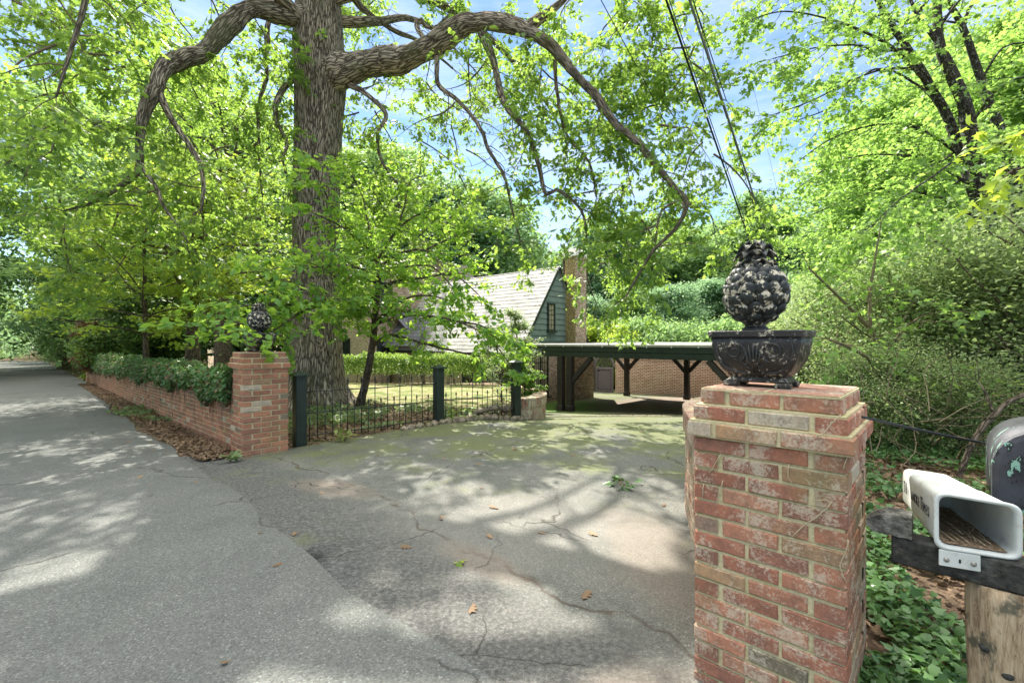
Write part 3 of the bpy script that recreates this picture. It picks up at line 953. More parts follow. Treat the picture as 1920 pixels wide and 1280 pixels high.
# barge boards, eave gutter
mb = MB()
for sgn in (0, 1):
    a = H(-.1 if not sgn else 5.1, -ov - .012, EZ - .20); b = H(2.5, -ov - .012, RZ - .03)
    mb.bar(a, b, .03, .11, up=NG.cross(b - a))
mb.build('barge_board', M['dark_green'], house)
mb = MB(); mb.tube([H(-.17, -.1, EZ - .17), H(-.17, LL, EZ - .17)], [.055, .055], 8); mb.build('gutter', M['dark_timber'], house)
# gable window, small upstairs casement beside the chimney
gx = lambda px: None
window(house, H(1.83, -.055, CAMZ + .50), GD, NG, .36, 1.02, 2, 5, 1, .07, 'pane_warm')
# french window under the carport, two tall leaded leaves
window(house, H(.93, .0, -.68), GD, NG, .86, 1.66, 3, 5, 2, .07, 'pane_warm', True, .02)
# windows of the long front
window(house, H(.10, 3.25, -.32), -RD, NF, .50, .78, 3, 2, 1, .05)
window(house, H(.10, 1.9, -.62), -RD, NF, .9, 1.3, 4, 4, 2, .05)
mb = MB(); mb.box(H(.09, 7.55, .25), -RD, NF, UP, .33, .03, .36); q = mb.build('hatch', M['dark_green'], house)
# main block behind the dogwood
C1 = Vector((-7.0, 22.1, 0))
def K(s, L, z):
    p = C1 + GD * s + RD * L; return Vector((p.x, p.y, z))
mb = MB(); mz = CAMZ + 3.45
quad(mb, K(0, 10, zb), K(0, 0, zb), K(0, 0, mz), K(0, 10, mz))
mb.build('front_wall', M['wall_cream'], house)
mb = MB()
quad(mb, K(0, 0, zb), K(7.4, 0, zb), K(7.4, 0, mz), K(0, 0, mz))
i = len(mb.v); mb.v.extend([tuple(K(0, 0, mz)), tuple(K(7.4, 0, mz)), tuple(K(3.7, 0, mz + 1.2))]); mb.face([i, i + 1, i + 2])
mb.build('gable_wall', M['wall_mottled'], house)
mb = MB()
slab(mb, K(-.2, -.25, mz - .15), K(-.2, 10, mz - .15), K(3.7, 10, mz + 1.3), K(3.7, -.25, mz + 1.3), .08)
slab(mb, K(7.6, 10, mz - .15), K(7.6, -.25, mz - .15), K(3.7, -.25, mz + 1.3), K(3.7, 10, mz + 1.3), .08)
mb.build('roof', M['slate_brown'], house)
window(house, K(0, 2.35, .82), -RD, NF, .62, .78, 2, 2, 2, .06, 'glass')
window(house, K(.55, 0, .88), GD, NG, .62, .72, 2, 2, 1, .06, 'glass')
window(house, K(.35, 0, 3.3), GD, NG, .95, 1.1, 2, 2, 2, .06, 'glass')
window(house, K(0, 2.6, 3.3), -RD, NF, .8, 1.1, 2, 2, 2, .06, 'glass')
# rear roof and dark pent roof between the two blocks
mb = MB()
a = at(892, 524, 25.5); 
slab(mb, at(900, 560, 24.5), at(760, 545, 29), at(800, 494, 31), at(880, 497, 26.5), .08)
mb.build('rear_roof', M['slate_brown'], house)
mb = MB()
slab(mb, K(1.36, -1.2, EZ + .95), K(-.35, -1.2, EZ + .05) if False else K(1.3, .05, EZ + 1.9), K(3.4, .05, EZ + 2.2), K(3.4, -1.4, EZ + 1.6), .06)
slab(mb, K(.75, -2.8, EZ + .1), K(.75, .02, EZ + .1), K(1.9, .02, EZ + 1.5), K(1.9, -2.4, EZ + 1.5), .05)
mb.build('pent_roof', M['slate_dark'], house)
mb = MB(); p = K(1.25, -.08, 0); mb.tube([(p.x, p.y, -1), (p.x, p.y, EZ)], [.05, .05], 8); mb.build('downpipe', M['dark_timber'], house)
mb = MB(); q = at(786, 492, 26.5); mb.box((q.x, q.y, q.z - .4), RD, GD, UP, .45, .35, 1.6); mb.build('chimney', M['wall_mottled'], house)
# chimney on the boarded gable: moss-dark side, pale front, stepped cap
def chim(s0, s1, p, z0, z1, nm_l, parent):
    A = H(s0, 0, 0); 
    mbs, mbf = MB(), MB()
    f = lambda s, pp, z: H(s, -pp, z)
    quad(mbs, f(s0, .0, z0), f(s0, p, z0), f(s0, p, z1), f(s0, 0, z1)) 
    quad(mbf, f(s0, p, z0), f(s1, p, z0), f(s1, p, z1), f(s0, p, z1))
    quad(mbf, f(s1, p, z0), f(s1, -.1, z0), f(s1, -.1, z1), f(s1, p, z1)); quad(mbf, f(s1, -.1, z0), f(s0, -.1, z0), f(s0, -.1, z1), f(s1, -.1, z1))
    quad(mbf, f(s0, p, z1), f(s1, p, z1), f(s1, -.1, z1), f(s0, -.1, z1))
    return mbs, mbf
ch = None
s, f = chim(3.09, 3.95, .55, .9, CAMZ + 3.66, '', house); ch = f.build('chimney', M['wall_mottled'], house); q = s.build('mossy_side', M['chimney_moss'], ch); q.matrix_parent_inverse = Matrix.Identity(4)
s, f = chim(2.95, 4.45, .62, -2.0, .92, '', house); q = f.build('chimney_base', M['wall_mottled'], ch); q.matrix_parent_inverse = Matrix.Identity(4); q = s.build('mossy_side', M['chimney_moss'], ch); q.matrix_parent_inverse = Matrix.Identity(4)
mb = MB(); c = H(3.52, -.225, CAMZ + 3.72); mb.box(c, GD, RD, UP, .50, .39, .06, (1, 1, 1), .01); mb.box(c + UP * .10, GD, RD, UP, .46, .35, .04, (1, 1, 1), .01)
mb.box(c + UP * .19, GD, RD, UP, .2, .2, .06); mb.box(c + UP * .27, GD, RD, UP, .32, .26, .022)
q = mb.build('chimney_cap', M['brick_far'], ch); q.matrix_parent_inverse = Matrix.Identity(4)
# floodlight on the gable, low down at its left corner
fl = empty('floodlight', tuple(H(.62, -.08, EZ + .42)), 'small twin floodlight fixed low on the green gable above the carport roof', 'lamp')
mb = MB(); c = H(.62, -.09, EZ + .42); mb.box(c, GD, NG, UP, .05, .02, .05); mb.build('mounting_plate', M['lead_grey'], fl)
for sg in (-1, 1):
    mb = MB(); a = c + NG * .02; b = c + NG * .10 + GD * .10 * sg + UP * (.05 * -sg + .03); e_ = b + GD * .09 * sg + NG * .06 - UP * .02
    mb.tube([a, b], [.012, .012], 6); mb.tube([b, b + (e_ - b) * .5, e_], [.025, .05, .055], 10); mb.build('lamp_head', M['lead_grey'], fl)

# ------------------------------------------------------------------ carport
cp = empty('carport', (4.5, 15.5, G(4.5, 15.5)), 'open flat roofed timber carport on braced dark posts beside the house', 'carport')
A0 = Vector((.55, 16.0, 0)); T0, T1 = -.35, 7.9
def CPt(t, g, z):
    p = A0 + NG * t + GD * g; return Vector((p.x, p.y, z))
bt, bb = CAMZ - .09, CAMZ - .50
def beam(name, t0, t1, g, z0, z1, w, mat, cross=False):
    mb = MB(); mb.box((CPt(t0, g, 0) + CPt(t1, g, 0)) / 2 + UP * (z0 + z1) / 2, NG, GD, UP, (t1 - t0) / 2, w / 2, (z1 - z0) / 2, (1, 1, 1), .01); return mb.build(name, mat, cp)
beam('front_beam', T0, T1, 0, bb, bb + .17, .16, M['dark_green'])
beam('fascia_board', T0 - .02, T1 + .02, -.06, bb + .172, bt - .07, .06, M['dark_green'])
beam('edge_trim', T0 - .05, T1 + .05, -.09, bt - .072, bt, .08, M['lead_grey'])
beam('back_beam', T0, T1, 7.25, bb, bb + .24, .16, M['dark_timber'])
mb = MB(); slab(mb, CPt(T0, -.12, bt + .002), CPt(T1, -.12, bt + .002), CPt(T1, 7.6, bt + .06), CPt(T0, 7.6, bt + .06), .05); mb.build('roof_deck', M['roof_felt'], cp)
for k in range(14):
    t = T0 + .2 + k * (T1 - T0 - .4) / 13
    mb = MB(); mb.box((CPt(t, 0.1, 0) + CPt(t, 7.15, 0)) / 2 + UP * (bb + .25), GD, NG, UP, 3.5, .035, .07); mb.build('rafter', M['dark_timber'], cp)
mb = MB()
for k in range(11):
    t = .9 + k * .72; p = CPt(t, -.135, bt - .06); mb.box(p, NG, GD, UP, .012, .01, .03)
mb.build('gutter_clip', M['white_plastic'], cp)['kind'] = 'stuff'
def post(t, g, w=.2, plinth=True):
    p = CPt(t, g, 0); z0 = G(p.x, p.y) - .1
    mb = MB(); mb.box((p.x, p.y, (z0 + bb) / 2), NG, GD, UP, w / 2, w / 2, (bb - z0) / 2 - .001, (1, 1, 1), .008); q = mb.build('post', M['dark_timber'], cp)
    if plinth:
        mb = MB(); mb.box((p.x, p.y, z0 + .17), NG, GD, UP, w / 2 + .022, w / 2 + .022, .15, (1, 1, 1), .012); r = mb.build('post_plinth', M['dark_timber'], q); r.matrix_parent_inverse = Matrix.Identity(4)
def brace(t, g, sg, r=.72):
    a = CPt(t + sg * .07, g, bb - r); b = CPt(t + sg * r, g, bb - .01)
    mb = MB(); mb.bar(a, b, .13, .15, (1, 1, 1), .006); mb.build('brace', M['dark_timber'], cp)
for (t, g, br) in ((1.44, .0, ()), (1.80, .0, (1,)), (6.95, 0, (-1, 1)), (.04, 7.25, (-1, 1)), (2.86, 7.25, (-1, 1)), (7.0, 7.25, (-1,))):
    post(t, g)
    for sg in br: brace(t, g, sg, .8)

# ------------------------------------------------------------------ far wall and gate
W0 = Vector((5.23, 23.5, 0))
fw = empty('garden_wall', (7.5, 21.5, G(7.5, 21.5)), 'buff brick wall with a soldier course top behind the carport', 'wall')
zt0 = CAMZ - .91
mb = MB()
def FW(t, d, z): 
    p = W0 + NG * t + GD * d; return Vector((p.x, p.y, z))
for (d0, fl_) in ((0, 0), (.3, 1)):
    q = [FW(.12, d0, -2.2), FW(11, d0, -2.2), FW(11, d0, zt0 - .02), FW(.12, d0, zt0 - .02)]
    quad(mb, *(q if not fl_ else q[::-1]))
quad(mb, FW(.12, .3, -2.2), FW(.12, 0, -2.2), FW(.12, 0, zt0 - .02), FW(.12, .3, zt0 - .02))
mb.build('wall_face', M['wall_buff'], fw)
mb = MB()
t = .1
while t < 11:
    mb.box(FW(t + .035, .15, zt0 + .035), NG, GD, UP, .031, .165, .055, brick_col(.3), .004); t += .072
mb.build('coping', M['brick_white'], fw)
gt = empty('timber_gate', tuple(FW(-.4, 0, G(5, 23.6))), 'grey arched gate with diagonal boards and spindles, standing half open at the wall end', 'gate')
gz = G(4.9, 23.8) + .03; gw = .98; gh = 1.28
ga = FW(-.95, -.15, gz); gu = (NG * 1.0 + GD * .12).normalized(); gn = Vector((gu.y, -gu.x, 0))
if gn.y > 0: gn = -gn
pt = lambda a, z, d=0: ga + gu * a + UP * z + gn * d
mb = MB()
for (a0, z0, a1, z1) in ((0, 0, gw, .13), (0, .13, .11, gh), (gw - .11, .13, gw, gh), (.11, gh - .12, gw - .11, gh)):
    mb.box(pt((a0 + a1) / 2, (z0 + z1) / 2), gu, gn, UP, (a1 - a0) / 2, .035, (z1 - z0) / 2, (1, 1, 1), .006)
mb.build('gate_frame', M['gate_grey'], gt)
mb = MB()
mb.box(pt(gw / 2, gh / 2), gu, gn, UP, gw / 2 - .1, .012, gh / 2 - .1)
mb.build('back_panel', M['groove'], gt); mb = MB()
dg = (gu + UP).normalized(); 
k = -1.2
while k < 1.0:
    # diagonal boards clipped to the panel
    x0, x1, z0, z1 = .115, gw - .115, .135, gh - .125
    a = max(x0, z0 - k) ; b = min(x1, z1 - k)
    if b - a > .12:
        p, q = pt(a + .02, a + k + .02, .016), pt(b - .02, b + k - .02, .016)
        mb.bar(p, q, .012, .125, (1, 1, 1), .005, up=gn.cross(q - p).normalized())
    k += .165
mb.build('diagonal_boards', M['gate_grey'], gt)
for i in range(8):
    a = .10 + (gw - .2) * (i + .5) / 8; top = gh + .05 + math.sqrt(max(0, .25 - (a - gw / 2) ** 2)) * 1.15
    mb = MB(); zz = np.linspace(gh, top, 8); mb.tube([pt(a, z) for z in zz], [.011 + .007 * (i2 % 2) for i2 in range(8)], 6); mb.build('spindle', M['gate_grey'], gt)
mb = MB(); arc = [pt(gw / 2 - .52 * math.cos(t), gh + .02 + .62 * math.sin(t), 0) for t in np.linspace(0, math.pi, 15)]
for a, b in zip(arc[:-1], arc[1:]): mb.bar(a, b, .10, .085, up=gn)
mb.build('arch', M['gate_grey'], gt)
gp = MB(); gp.box(pt(-.19, .82, .0), gu, gn, UP, .11, .13, .95, (1, 1, 1), .01); thing1(gp, 'gate_post', M['gate_grey'], 'broad grey painted gate post standing left of the arched gate', 'post')

# concrete kerb line across the drive in front of the carport
mb = MB()
kp = [(.75, 10.9), (1.6, 11.6), (2.8, 11.9), (4.2, 11.6), (5.6, 10.9), (7.5, 9.9)]
kp = [Vector(p) for p in kp]
for a, b in zip(kp[:-1], kp[1:]):
    for t in range(4):
        p, q = a.lerp(b, t / 4), a.lerp(b, (t + 1) / 4)
        mb.bar((p.x, p.y, G(p.x, p.y) + .02), (q.x, q.y, G(q.x, q.y) + .02), .16, .07, (1, 1, 1), .02)
k = N('kerb_concrete'); P = k.coord('Object'); n_ = k.noise(P, 12, 6, .7)
M['kerb'] = k.finish(k.ramp(n_, [(.35, (.13, .135, .07)), (.65, (.27, .25, .19))]), .9, k.bump(n_, .5, .01), .1)
o = mb.build('kerb', M['kerb']); tag(o, kind='structure')
# ------------------------------------------------------------------ foliage tools
def tmpl(kind):
    if kind == 'oak':
        L = [(-.07, .12), (-.20, .24), (-.10, .36), (-.34, .52), (-.14, .60), (-.27, .82), (-.07, .86)]
        v = [(0, 0, 0), (0, 1, -.06)] + [(x, y, -abs(x) * .35) for x, y in L] + [(-x, y, -abs(x) * .35) for x, y in L]
        n = len(L); f = [[0, 1] + [2 + i for i in range(n)][::-1], [0] + [2 + n + i for i in range(n)] + [1]]
    elif kind == 'ovate':
        L = [(-.24, .22), (-.32, .48), (-.18, .78)]
        v = [(0, 0, 0), (0, 1, -.12)] + [(x, y, -abs(x) * .4) for x, y in L] + [(-x, y, -abs(x) * .4) for x, y in L]
        n = 3; f = [[0, 1] + [2 + i for i in range(n)][::-1], [0] + [2 + n + i for i in range(n)] + [1]]
    elif kind == 'maple':
        L = [(-.30, -.02), (-.20, .22), (-.52, .42), (-.20, .58)]
        v = [(0, 0, 0), (0, 1, -.08)] + [(x, y, -abs(x) * .3) for x, y in L] + [(-x, y, -abs(x) * .3) for x, y in L]
        n = 4; f = [[0, 1] + [2 + i for i in range(n)][::-1], [0] + [2 + n + i for i in range(n)] + [1]]
    elif kind == 'ivy':
        L = [(-.34, .02), (-.42, .42), (-.16, .62)]
        v = [(0, 0, 0), (0, 1, -.04)] + [(x, y, -abs(x) * .25) for x, y in L] + [(-x, y, -abs(x) * .25) for x, y in L]
        n = 3; f = [[0, 1] + [2 + i for i in range(n)][::-1], [0] + [2 + n + i for i in range(n)] + [1]]
    elif kind == 'stone':
        v = [(.5, 0, 0), (0, .45, .05), (-.5, .05, 0), (0, -.42, 0), (.05, 0, .38), (0, 0, -.3)]; f = [[0, 1, 4], [1, 2, 4], [2, 3, 4], [3, 0, 4], [1, 0, 5], [2, 1, 5], [3, 2, 5], [0, 3, 5]]
    elif kind == 'blade':
        v = [(-.035, 0, 0), (.035, 0, 0), (0, 1, 0)]; f = [[0, 1, 2]]
    else:  # far leaf clump: a bent diamond
        v = [(0, 0, 0), (-.34, .5, -.10), (0, 1, -.05), (.34, .5, -.10)]; f = [[0, 2, 1], [0, 3, 2]]
    return np.array(v, dtype=np.float64), f

def leaf_mesh(name, mat, pos, dr, nr, size, tone, kind, parent=None, rng=RNG, loc=None):
    V, Fc = tmpl(kind)
    pos = np.asarray(pos, float); n = len(pos)
    dr = dr / (np.linalg.norm(dr, axis=1, keepdims=True) + 1e-9)
    nr = nr - dr * (nr * dr).sum(1, keepdims=True)
    nr = nr / (np.linalg.norm(nr, axis=1, keepdims=True) + 1e-9)
    sd = np.cross(dr, nr)
    base = np.array(loc if loc is not None else (0, 0, 0.0))
    out = (pos - base)[:, None, :] + size[:, None, None] * (V[None, :, 0:1] * sd[:, None, :] + V[None, :, 1:2] * dr[:, None, :] + V[None, :, 2:3] * nr[:, None, :])
    k = len(V)
    loops = []; tot = []
    for f in Fc: loops += f; tot.append(len(f))
    la = (np.arange(n)[:, None] * k + np.array(loops)[None, :]).ravel().astype(np.int32)
    lt = np.tile(np.array(tot, dtype=np.int32), n)
    ls = np.concatenate([[0], np.cumsum(lt)[:-1]]).astype(np.int32)
    me = bpy.data.meshes.new(name)
    me.vertices.add(n * k); me.vertices.foreach_set('co', out.astype(np.float32).ravel())
    me.loops.add(len(la)); me.loops.foreach_set('vertex_index', la)
    me.polygons.add(len(lt)); me.polygons.foreach_set('loop_start', ls)
    try: me.polygons.foreach_set('loop_total', lt)
    except Exception: pass
    a = me.attributes.new('rnd', 'FLOAT', 'FACE')
    t = np.clip(tone + rng.normal(0, .13, n), 0, 1)
    a.data.foreach_set('value', np.repeat(t, len(Fc)).astype(np.float32))
    me.update(calc_edges=True)
    me.materials.append(mat)
    o = bpy.data.objects.new(name, me)
    if loc is not None: o.location = loc
    if parent is not None:
        o.parent = parent; o.matrix_parent_inverse = Matrix.Translation(-Vector(parent.location))
    COL.objects.link(o)
    return o

def nrm(a): return a / (np.linalg.norm(a, axis=-1, keepdims=True) + 1e-9)

class Leaves:
    def __init__(s): s.p = []; s.d = []; s.n = []; s.s = []; s.t = []
    def add(s, p, d, n, sz, t): s.p.append(p); s.d.append(d); s.n.append(n); s.s.append(sz); s.t.append(t)
    def cat(s): return [np.concatenate(x) for x in (s.p, s.d, s.n, s.s, s.t)]
    def build(s, name, mat, kind, parent=None, cull=None, loc=None):
        p, d, n, z, t = s.cat()
        if cull is not None:
            k = cull(p); p, d, n, z, t = p[k], d[k], n[k], z[k], t[k]
        return leaf_mesh(name, mat, p, d, n, z, t, kind, parent, loc=loc)

def cluster(L, c, out, m, spread, size, tone, rng, droop=.35, flat=.55):
    """m leaves fanning round the point c"""
    c = np.asarray(c, float)
    p = c + rng.normal(0, 1, (m, 3)) * np.array([spread, spread, spread * flat])
    d = rng.normal(0, 1, (m, 3)) * np.array([1, 1, .45]) + np.asarray(out) * .9
    d[:, 2] -= droop
    n = rng.normal(0, .45, (m, 3)) + np.array([0, 0, 1.0])
    L.add(p, nrm(d), n, size * rng.uniform(.45, 1.32, m), np.full(m, tone))

def smooth_path(pts, rad, step=.12, jit=0.0, rng=RNG):
    P = [Vector(p) for p in pts]; out = []; rr = []
    for i in range(len(P) - 1):
        p0, p1, p2, p3 = P[max(i - 1, 0)], P[i], P[i + 1], P[min(i + 2, len(P) - 1)]
        n = max(2, int((p2 - p1).length / step))
        for t in np.linspace(0, 1, n, endpoint=False):
            q = .5 * ((2 * p1) + (p2 - p0) * t + (2 * p0 - 5 * p1 + 4 * p2 - p3) * t * t + (3 * p1 - p0 - 3 * p2 + p3) * t ** 3)
            r = rad[i] * (1 - t) + rad[i + 1] * t
            if jit: q += Vector(rng.normal(0, 1, 3)) * (r * jit)
            out.append(q); rr.append(r)
    out.append(P[-1]); rr.append(rad[-1])
    return out, rr

def dress(L, tw, path, rad, rng, per_m=5, tl=(.5, 1.4), droop=.35, node=.14, m=5, size=.14, start=.1, spread=.07, tone=.5, flat=.5, up=0.0, sub=1, tip=True):
    """side twigs with leaves along a limb"""
    P = [np.array(p) for p in path]
    seg = [np.linalg.norm(P[i + 1] - P[i]) for i in range(len(P) - 1)]; T = sum(seg); cum = np.concatenate([[0], np.cumsum(seg)])
    n = max(1, int(T * (1 - start) * per_m))
    for i in range(n + (2 if tip else 0)):
        s = T * (start + (1 - start) * rng.random()) if i < n else T
        k = min(len(P) - 2, max(0, int(np.searchsorted(cum, s)) - 1))
        t = (s - cum[k]) / max(seg[k], 1e-6); p = P[k] * (1 - t) + P[k + 1] * t
        ax_ = (P[k + 1] - P[k]) / max(seg[k], 1e-6)
        d = rng.normal(0, 1, 3) * np.array([1, 1, flat]) + ax_ * (.7 if i < n else 2.5); d[2] += up; d = nrm(d)
        ln = rng.uniform(*tl); q = p.copy(); pts = [q.copy()]; ns = max(3, int(ln / node)); dd = d.copy()
        r0 = min(.012, .3 * rad[min(k, len(rad) - 1)] + .003)
        tn = tone + rng.normal(0, .16)
        for j in range(ns):
            dd = nrm(dd + rng.normal(0, .22, 3) + np.array([0, 0, -droop * (.25 + j / ns) * .35]))
            q = q + dd * node; pts.append(q.copy())
            if j >= 1 or ln < .5: cluster(L, q, dd, m + (2 if j == ns - 1 else 0), spread, size, tn, rng)
            if sub and j % 3 == 2:
                sdv = nrm(rng.normal(0, 1, 3) * np.array([1, 1, .5]) + dd * .6); q2 = q.copy(); sp = [q.copy()]
                for _ in range(3):
                    q2 = q2 + sdv * node * .9; sdv = nrm(sdv + rng.normal(0, .2, 3) - np.array([0, 0, droop * .2])); sp.append(q2.copy())
                    cluster(L, q2, sdv, m, spread, size, tn, rng)
                tw.tube(sp, np.linspace(r0 * .5, .002, len(sp)), 3, cap=False)
        tw.tube(pts, np.linspace(r0, .0025, len(pts)), 4, cap=False)

# sunlit places on the ground: how far the crowns must be thinned for the sun to get there
SUNNY = [(.35, 3.45, .95, .85, 1.0), (1.0, 4.2, .7, 1.0, .92), (-.65, 4.3, .4, .35, .6), (1.3, 7.4, 1.7, 1.5, .55), (.6, 9.6, 1.3, 1.5, .65), (-1.4, 5.2, .4, .5, .5), (-2.6, 13.2, 3.2, 2.6, .75),
         (-.7, 17.0, 4.5, 4.5, .97), (3.2, 10.5, 2.6, 2.0, .7), (-8.5, 8.2, 2.2, 1.1, .5), (-12, 9, 5, 3.0, .5), (-20, 18, 8, 5, .6)]
def sun_cull(p):
    gx = p[:, 0] - p[:, 2] * (SDIR.x / SDIR.z); gy = p[:, 1] - p[:, 2] * (SDIR.y / SDIR.z)
    keep = np.ones(len(p), bool)
    # clumpwise so that whole sprays go, not single leaves
    rv = (np.sin(np.floor(p[:, 0] * 3.6) * 12.99 + np.floor(p[:, 1] * 3.6) * 78.2 + np.floor(p[:, 2] * 3.6) * 37.7) * 43758.5) % 1.0
    for cx, cy, rx, ry, pr in SUNNY:
        d = ((gx - cx) / rx) ** 2 + ((gy - cy) / ry) ** 2
        keep &= ~((d < 1) & (rv < pr))
    return keep & (p[:, 2] > .3)
# ------------------------------------------------------------------ the great oak
WS = 1.0
def px_path(lst, w=None):
    """[(px, py, depth, width px)] -> points, radii"""
    return [at(a, b, y) for a, b, y, r in lst], [max(.006, WS * r * y / F / 2) for a, b, y, r in lst]

oz = G(-4.64, 10.75)
oak = empty('oak_tree', (-4.64, 10.75, oz), 'huge old oak with a thick grey furrowed trunk behind the iron fence', 'tree')
rng = np.random.default_rng(11)
OL = Leaves(); otw = MB(); limbs = MB()
# trunk with buttressed foot
mb = MB()
prof = [(-.3, 1.12), (.0, .96), (.18, .80), (.45, .68), (.9, .60), (1.6, .555), (2.6, .53), (3.8, .515), (5.2, .515), (6.6, .53), (7.6, .58), (8.3, .58), (9.4, .50), (11, .42), (13, .34), (15, .24), (17, .1)]
pts = [Vector((-4.66 + .015 * z - .0008 * z * z * (z > 8) + .03 * math.sin(z * .9), 10.75, oz + z)) for z, r in prof]
tp, tr = smooth_path(pts, [r for z, r in prof], .16)
def flare(i, th):
    z = tp[i].z - oz; a = max(0.0, 1 - z / 1.5) ** 1.6
    return 1 + a * (.17 * math.sin(5 * th + .6) + .11 * math.sin(8 * th + 2)) + .018 * math.sin(9 * th + z * .8) + .012 * math.sin(17 * th + z * 1.7)
mb.tube(tp, tr, 56, mod=flare)
mb.build('trunk', M['oak_bark'], oak)

LIMBS = {
 'left': [(590, 32, 10.6, 66), (547, 29, 10.3, 46), (503, 22, 9.9, 38), (470, 18, 9.6, 38), (438, 40, 9.3, 40), (408, 69, 9.1, 40), (383, 98, 8.9, 37), (346, 109, 8.6, 35), (310, 128, 8.3, 34), (297, 155, 8.1, 32), (288, 175, 8.0, 28), (273, 204, 7.9, 24), (264, 237, 7.8, 19), (261, 277, 7.7, 17), (260, 317, 7.6, 15), (219, 354, 7.3, 10), (171, 381, 7.0, 7), (120, 395, 6.8, 4)],
 'left_b': [(297, 170, 8.05, 18), (320, 220, 8.1, 13), (350, 265, 8.1, 11), (372, 300, 8.1, 10), (382, 345, 8.1, 9), (377, 398, 8.1, 6)],
 'left_c': [(262, 312, 7.6, 11), (290, 345, 7.6, 9), (310, 390, 7.6, 8), (335, 425, 7.6, 7), (350, 450, 7.6, 4)],
 'left_d': [(262, 233, 7.8, 10), (240, 242, 7.7, 10), (210, 230, 7.4, 8), (180, 240, 7.1, 6), (130, 225, 6.8, 4), (60, 250, 6.5, 3)],
 'right': [(600, 150, 10.7, 70), (640, 138, 10.5, 66), (700, 118, 10.2, 58), (745, 112, 10.0, 53), (790, 96, 9.8, 49), (830, 74, 9.6, 45), (870, 48, 9.4, 44), (910, 42, 9.2, 38), (950, 46, 9.0, 34), (985, 58, 8.8, 32), (1020, 75, 8.6, 28), (1045, 98, 8.5, 22), (1088, 150, 8.3, 19), (1120, 182, 8.2, 17), (1150, 228, 8.1, 16), (1190, 262, 8.0, 15), (1230, 310, 7.9, 13), (1265, 352, 7.8, 12), (1288, 382, 7.7, 10), (1265, 430, 7.7, 8), (1225, 470, 7.7, 7), (1180, 545, 7.7, 4)],
 'right_b': [(905, 62, 9.3, 20), (925, 115, 9.2, 17), (940, 180, 9.1, 15), (960, 215, 9.0, 15), (990, 250, 9.0, 12), (1010, 310, 9.0, 10), (1024, 365, 9.0, 9), (1045, 356, 8.9, 7), (1090, 395, 8.9, 6), (1100, 450, 8.9, 4)],
 'right_c': [(820, 100, 9.7, 12), (823, 160, 9.7, 10), (860, 190, 9.6, 9), (900, 240, 9.5, 9), (915, 280, 9.5, 8), (945, 330, 9.5, 7), (962, 400, 9.5, 5), (975, 450, 9.5, 3)],
 'right_d': [(645, 152, 10.5, 14), (690, 180, 10.2, 11), (724, 215, 10.1, 10), (708, 250, 10.1, 8), (715, 300, 10.1, 7), (745, 345, 10.1, 4)],
 'stub': [(552, 145, 10.5, 14), (525, 178, 10.2, 13), (517, 220, 10.1, 12), (538, 270, 10.1, 8), (530, 300, 10.0, 5), (545, 360, 10.0, 3)],
 'hang': [(505, 20, 10.8, 12), (500, 100, 10.8, 11), (499, 150, 10.8, 9), (485, 200, 10.9, 8), (486, 290, 10.9, 5), (492, 370, 10.9, 3)],
 'right_e': [(1040, 90, 8.6, 10), (1043, 160, 8.8, 8), (1055, 230, 9.0, 7), (1070, 265, 9.0, 6), (1105, 305, 9.0, 5), (1118, 370, 9.0, 3)],
 'right_f': [(985, 58, 8.9, 26), (1010, 38, 8.8, 22), (1045, 12, 8.6, 16), (1090, -30, 8.4, 12), (1180, -80, 8.0, 8), (1300, -60, 7.8, 4)],
 'up_a': [(610, -60, 10.9, 40), (655, -20, 11.4, 22), (672, 8, 11.6, 15), (690, 25, 11.8, 12), (740, 58, 12.2, 10), (790, 80, 12.6, 7), (850, 130, 13, 4)],
 'up_b': [(800, 78, 9.8, 14), (782, 52, 10.0, 12), (790, 38, 10.1, 11), (812, 55, 10.2, 9), (850, 20, 10.6, 5)],
 'right_g': [(1165, 245, 8.1, 8), (1110, 190, 9.0, 4)],
 'right_h': [(1280, 372, 7.75, 6), (1240, 395, 7.8, 5), (1232, 430, 7.8, 3)],
}
WS = .84
for nm, l in LIMBS.items():
    p, r = px_path(l); p, r = smooth_path(p, r, .11, .05 if l[0][3] > 15 else .12, rng)
    rr = [x * (1 + .10 * math.sin(i * .55 + len(nm)) * (x > .05)) for i, x in enumerate(r)]
    limbs = MB(); limbs.tube(p, rr, 18 if l[0][3] > 25 else 9, mod=lambda i, th: 1 + .07 * math.sin(3 * th + i * .21) + .05 * math.sin(7 * th + i * .13)); limbs.build('limb', M['oak_bark'], oak)
    big = l[0][3] > 25
    dress(OL, otw, p, r, rng, 1.5 if big else 5.0, (.5, 1.5), .45, .13, 5, .13, .12 if not big else .3, .06, .52, .6, .05 if not big else .5)
WS = 1.0
# the crown above the frame and behind: limbs out of the trunk head
for i in range(17):
    z = rng.uniform(8.5, 16); a = rng.uniform(0, 2 * math.pi); ln = rng.uniform(5.0, 9.0) * (1 - .3 * (z - 8.5) / 7.5)
    p0 = Vector((-4.6, 10.75, oz + z)); d = Vector((math.cos(a), math.sin(a), .25)); pts = [p0]
    for j in range(6):
        d = (d + Vector(rng.normal(0, .25, 3)) * .8 - Vector((0, 0, .09 * j))).normalized(); pts.append(pts[-1] + d * ln / 6)
    r = list(np.linspace(.15, .012, 7)); p, r = smooth_path(pts, r, .2, .05, rng)
    limbs = MB(); limbs.tube(p, r, 8); limbs.build('limb', M['oak_bark'], oak)
    dress(OL, otw, p, r, rng, 3.6, (.6, 1.6), .4, .17, 5, .15, .25, .09, .5, .6, .0)
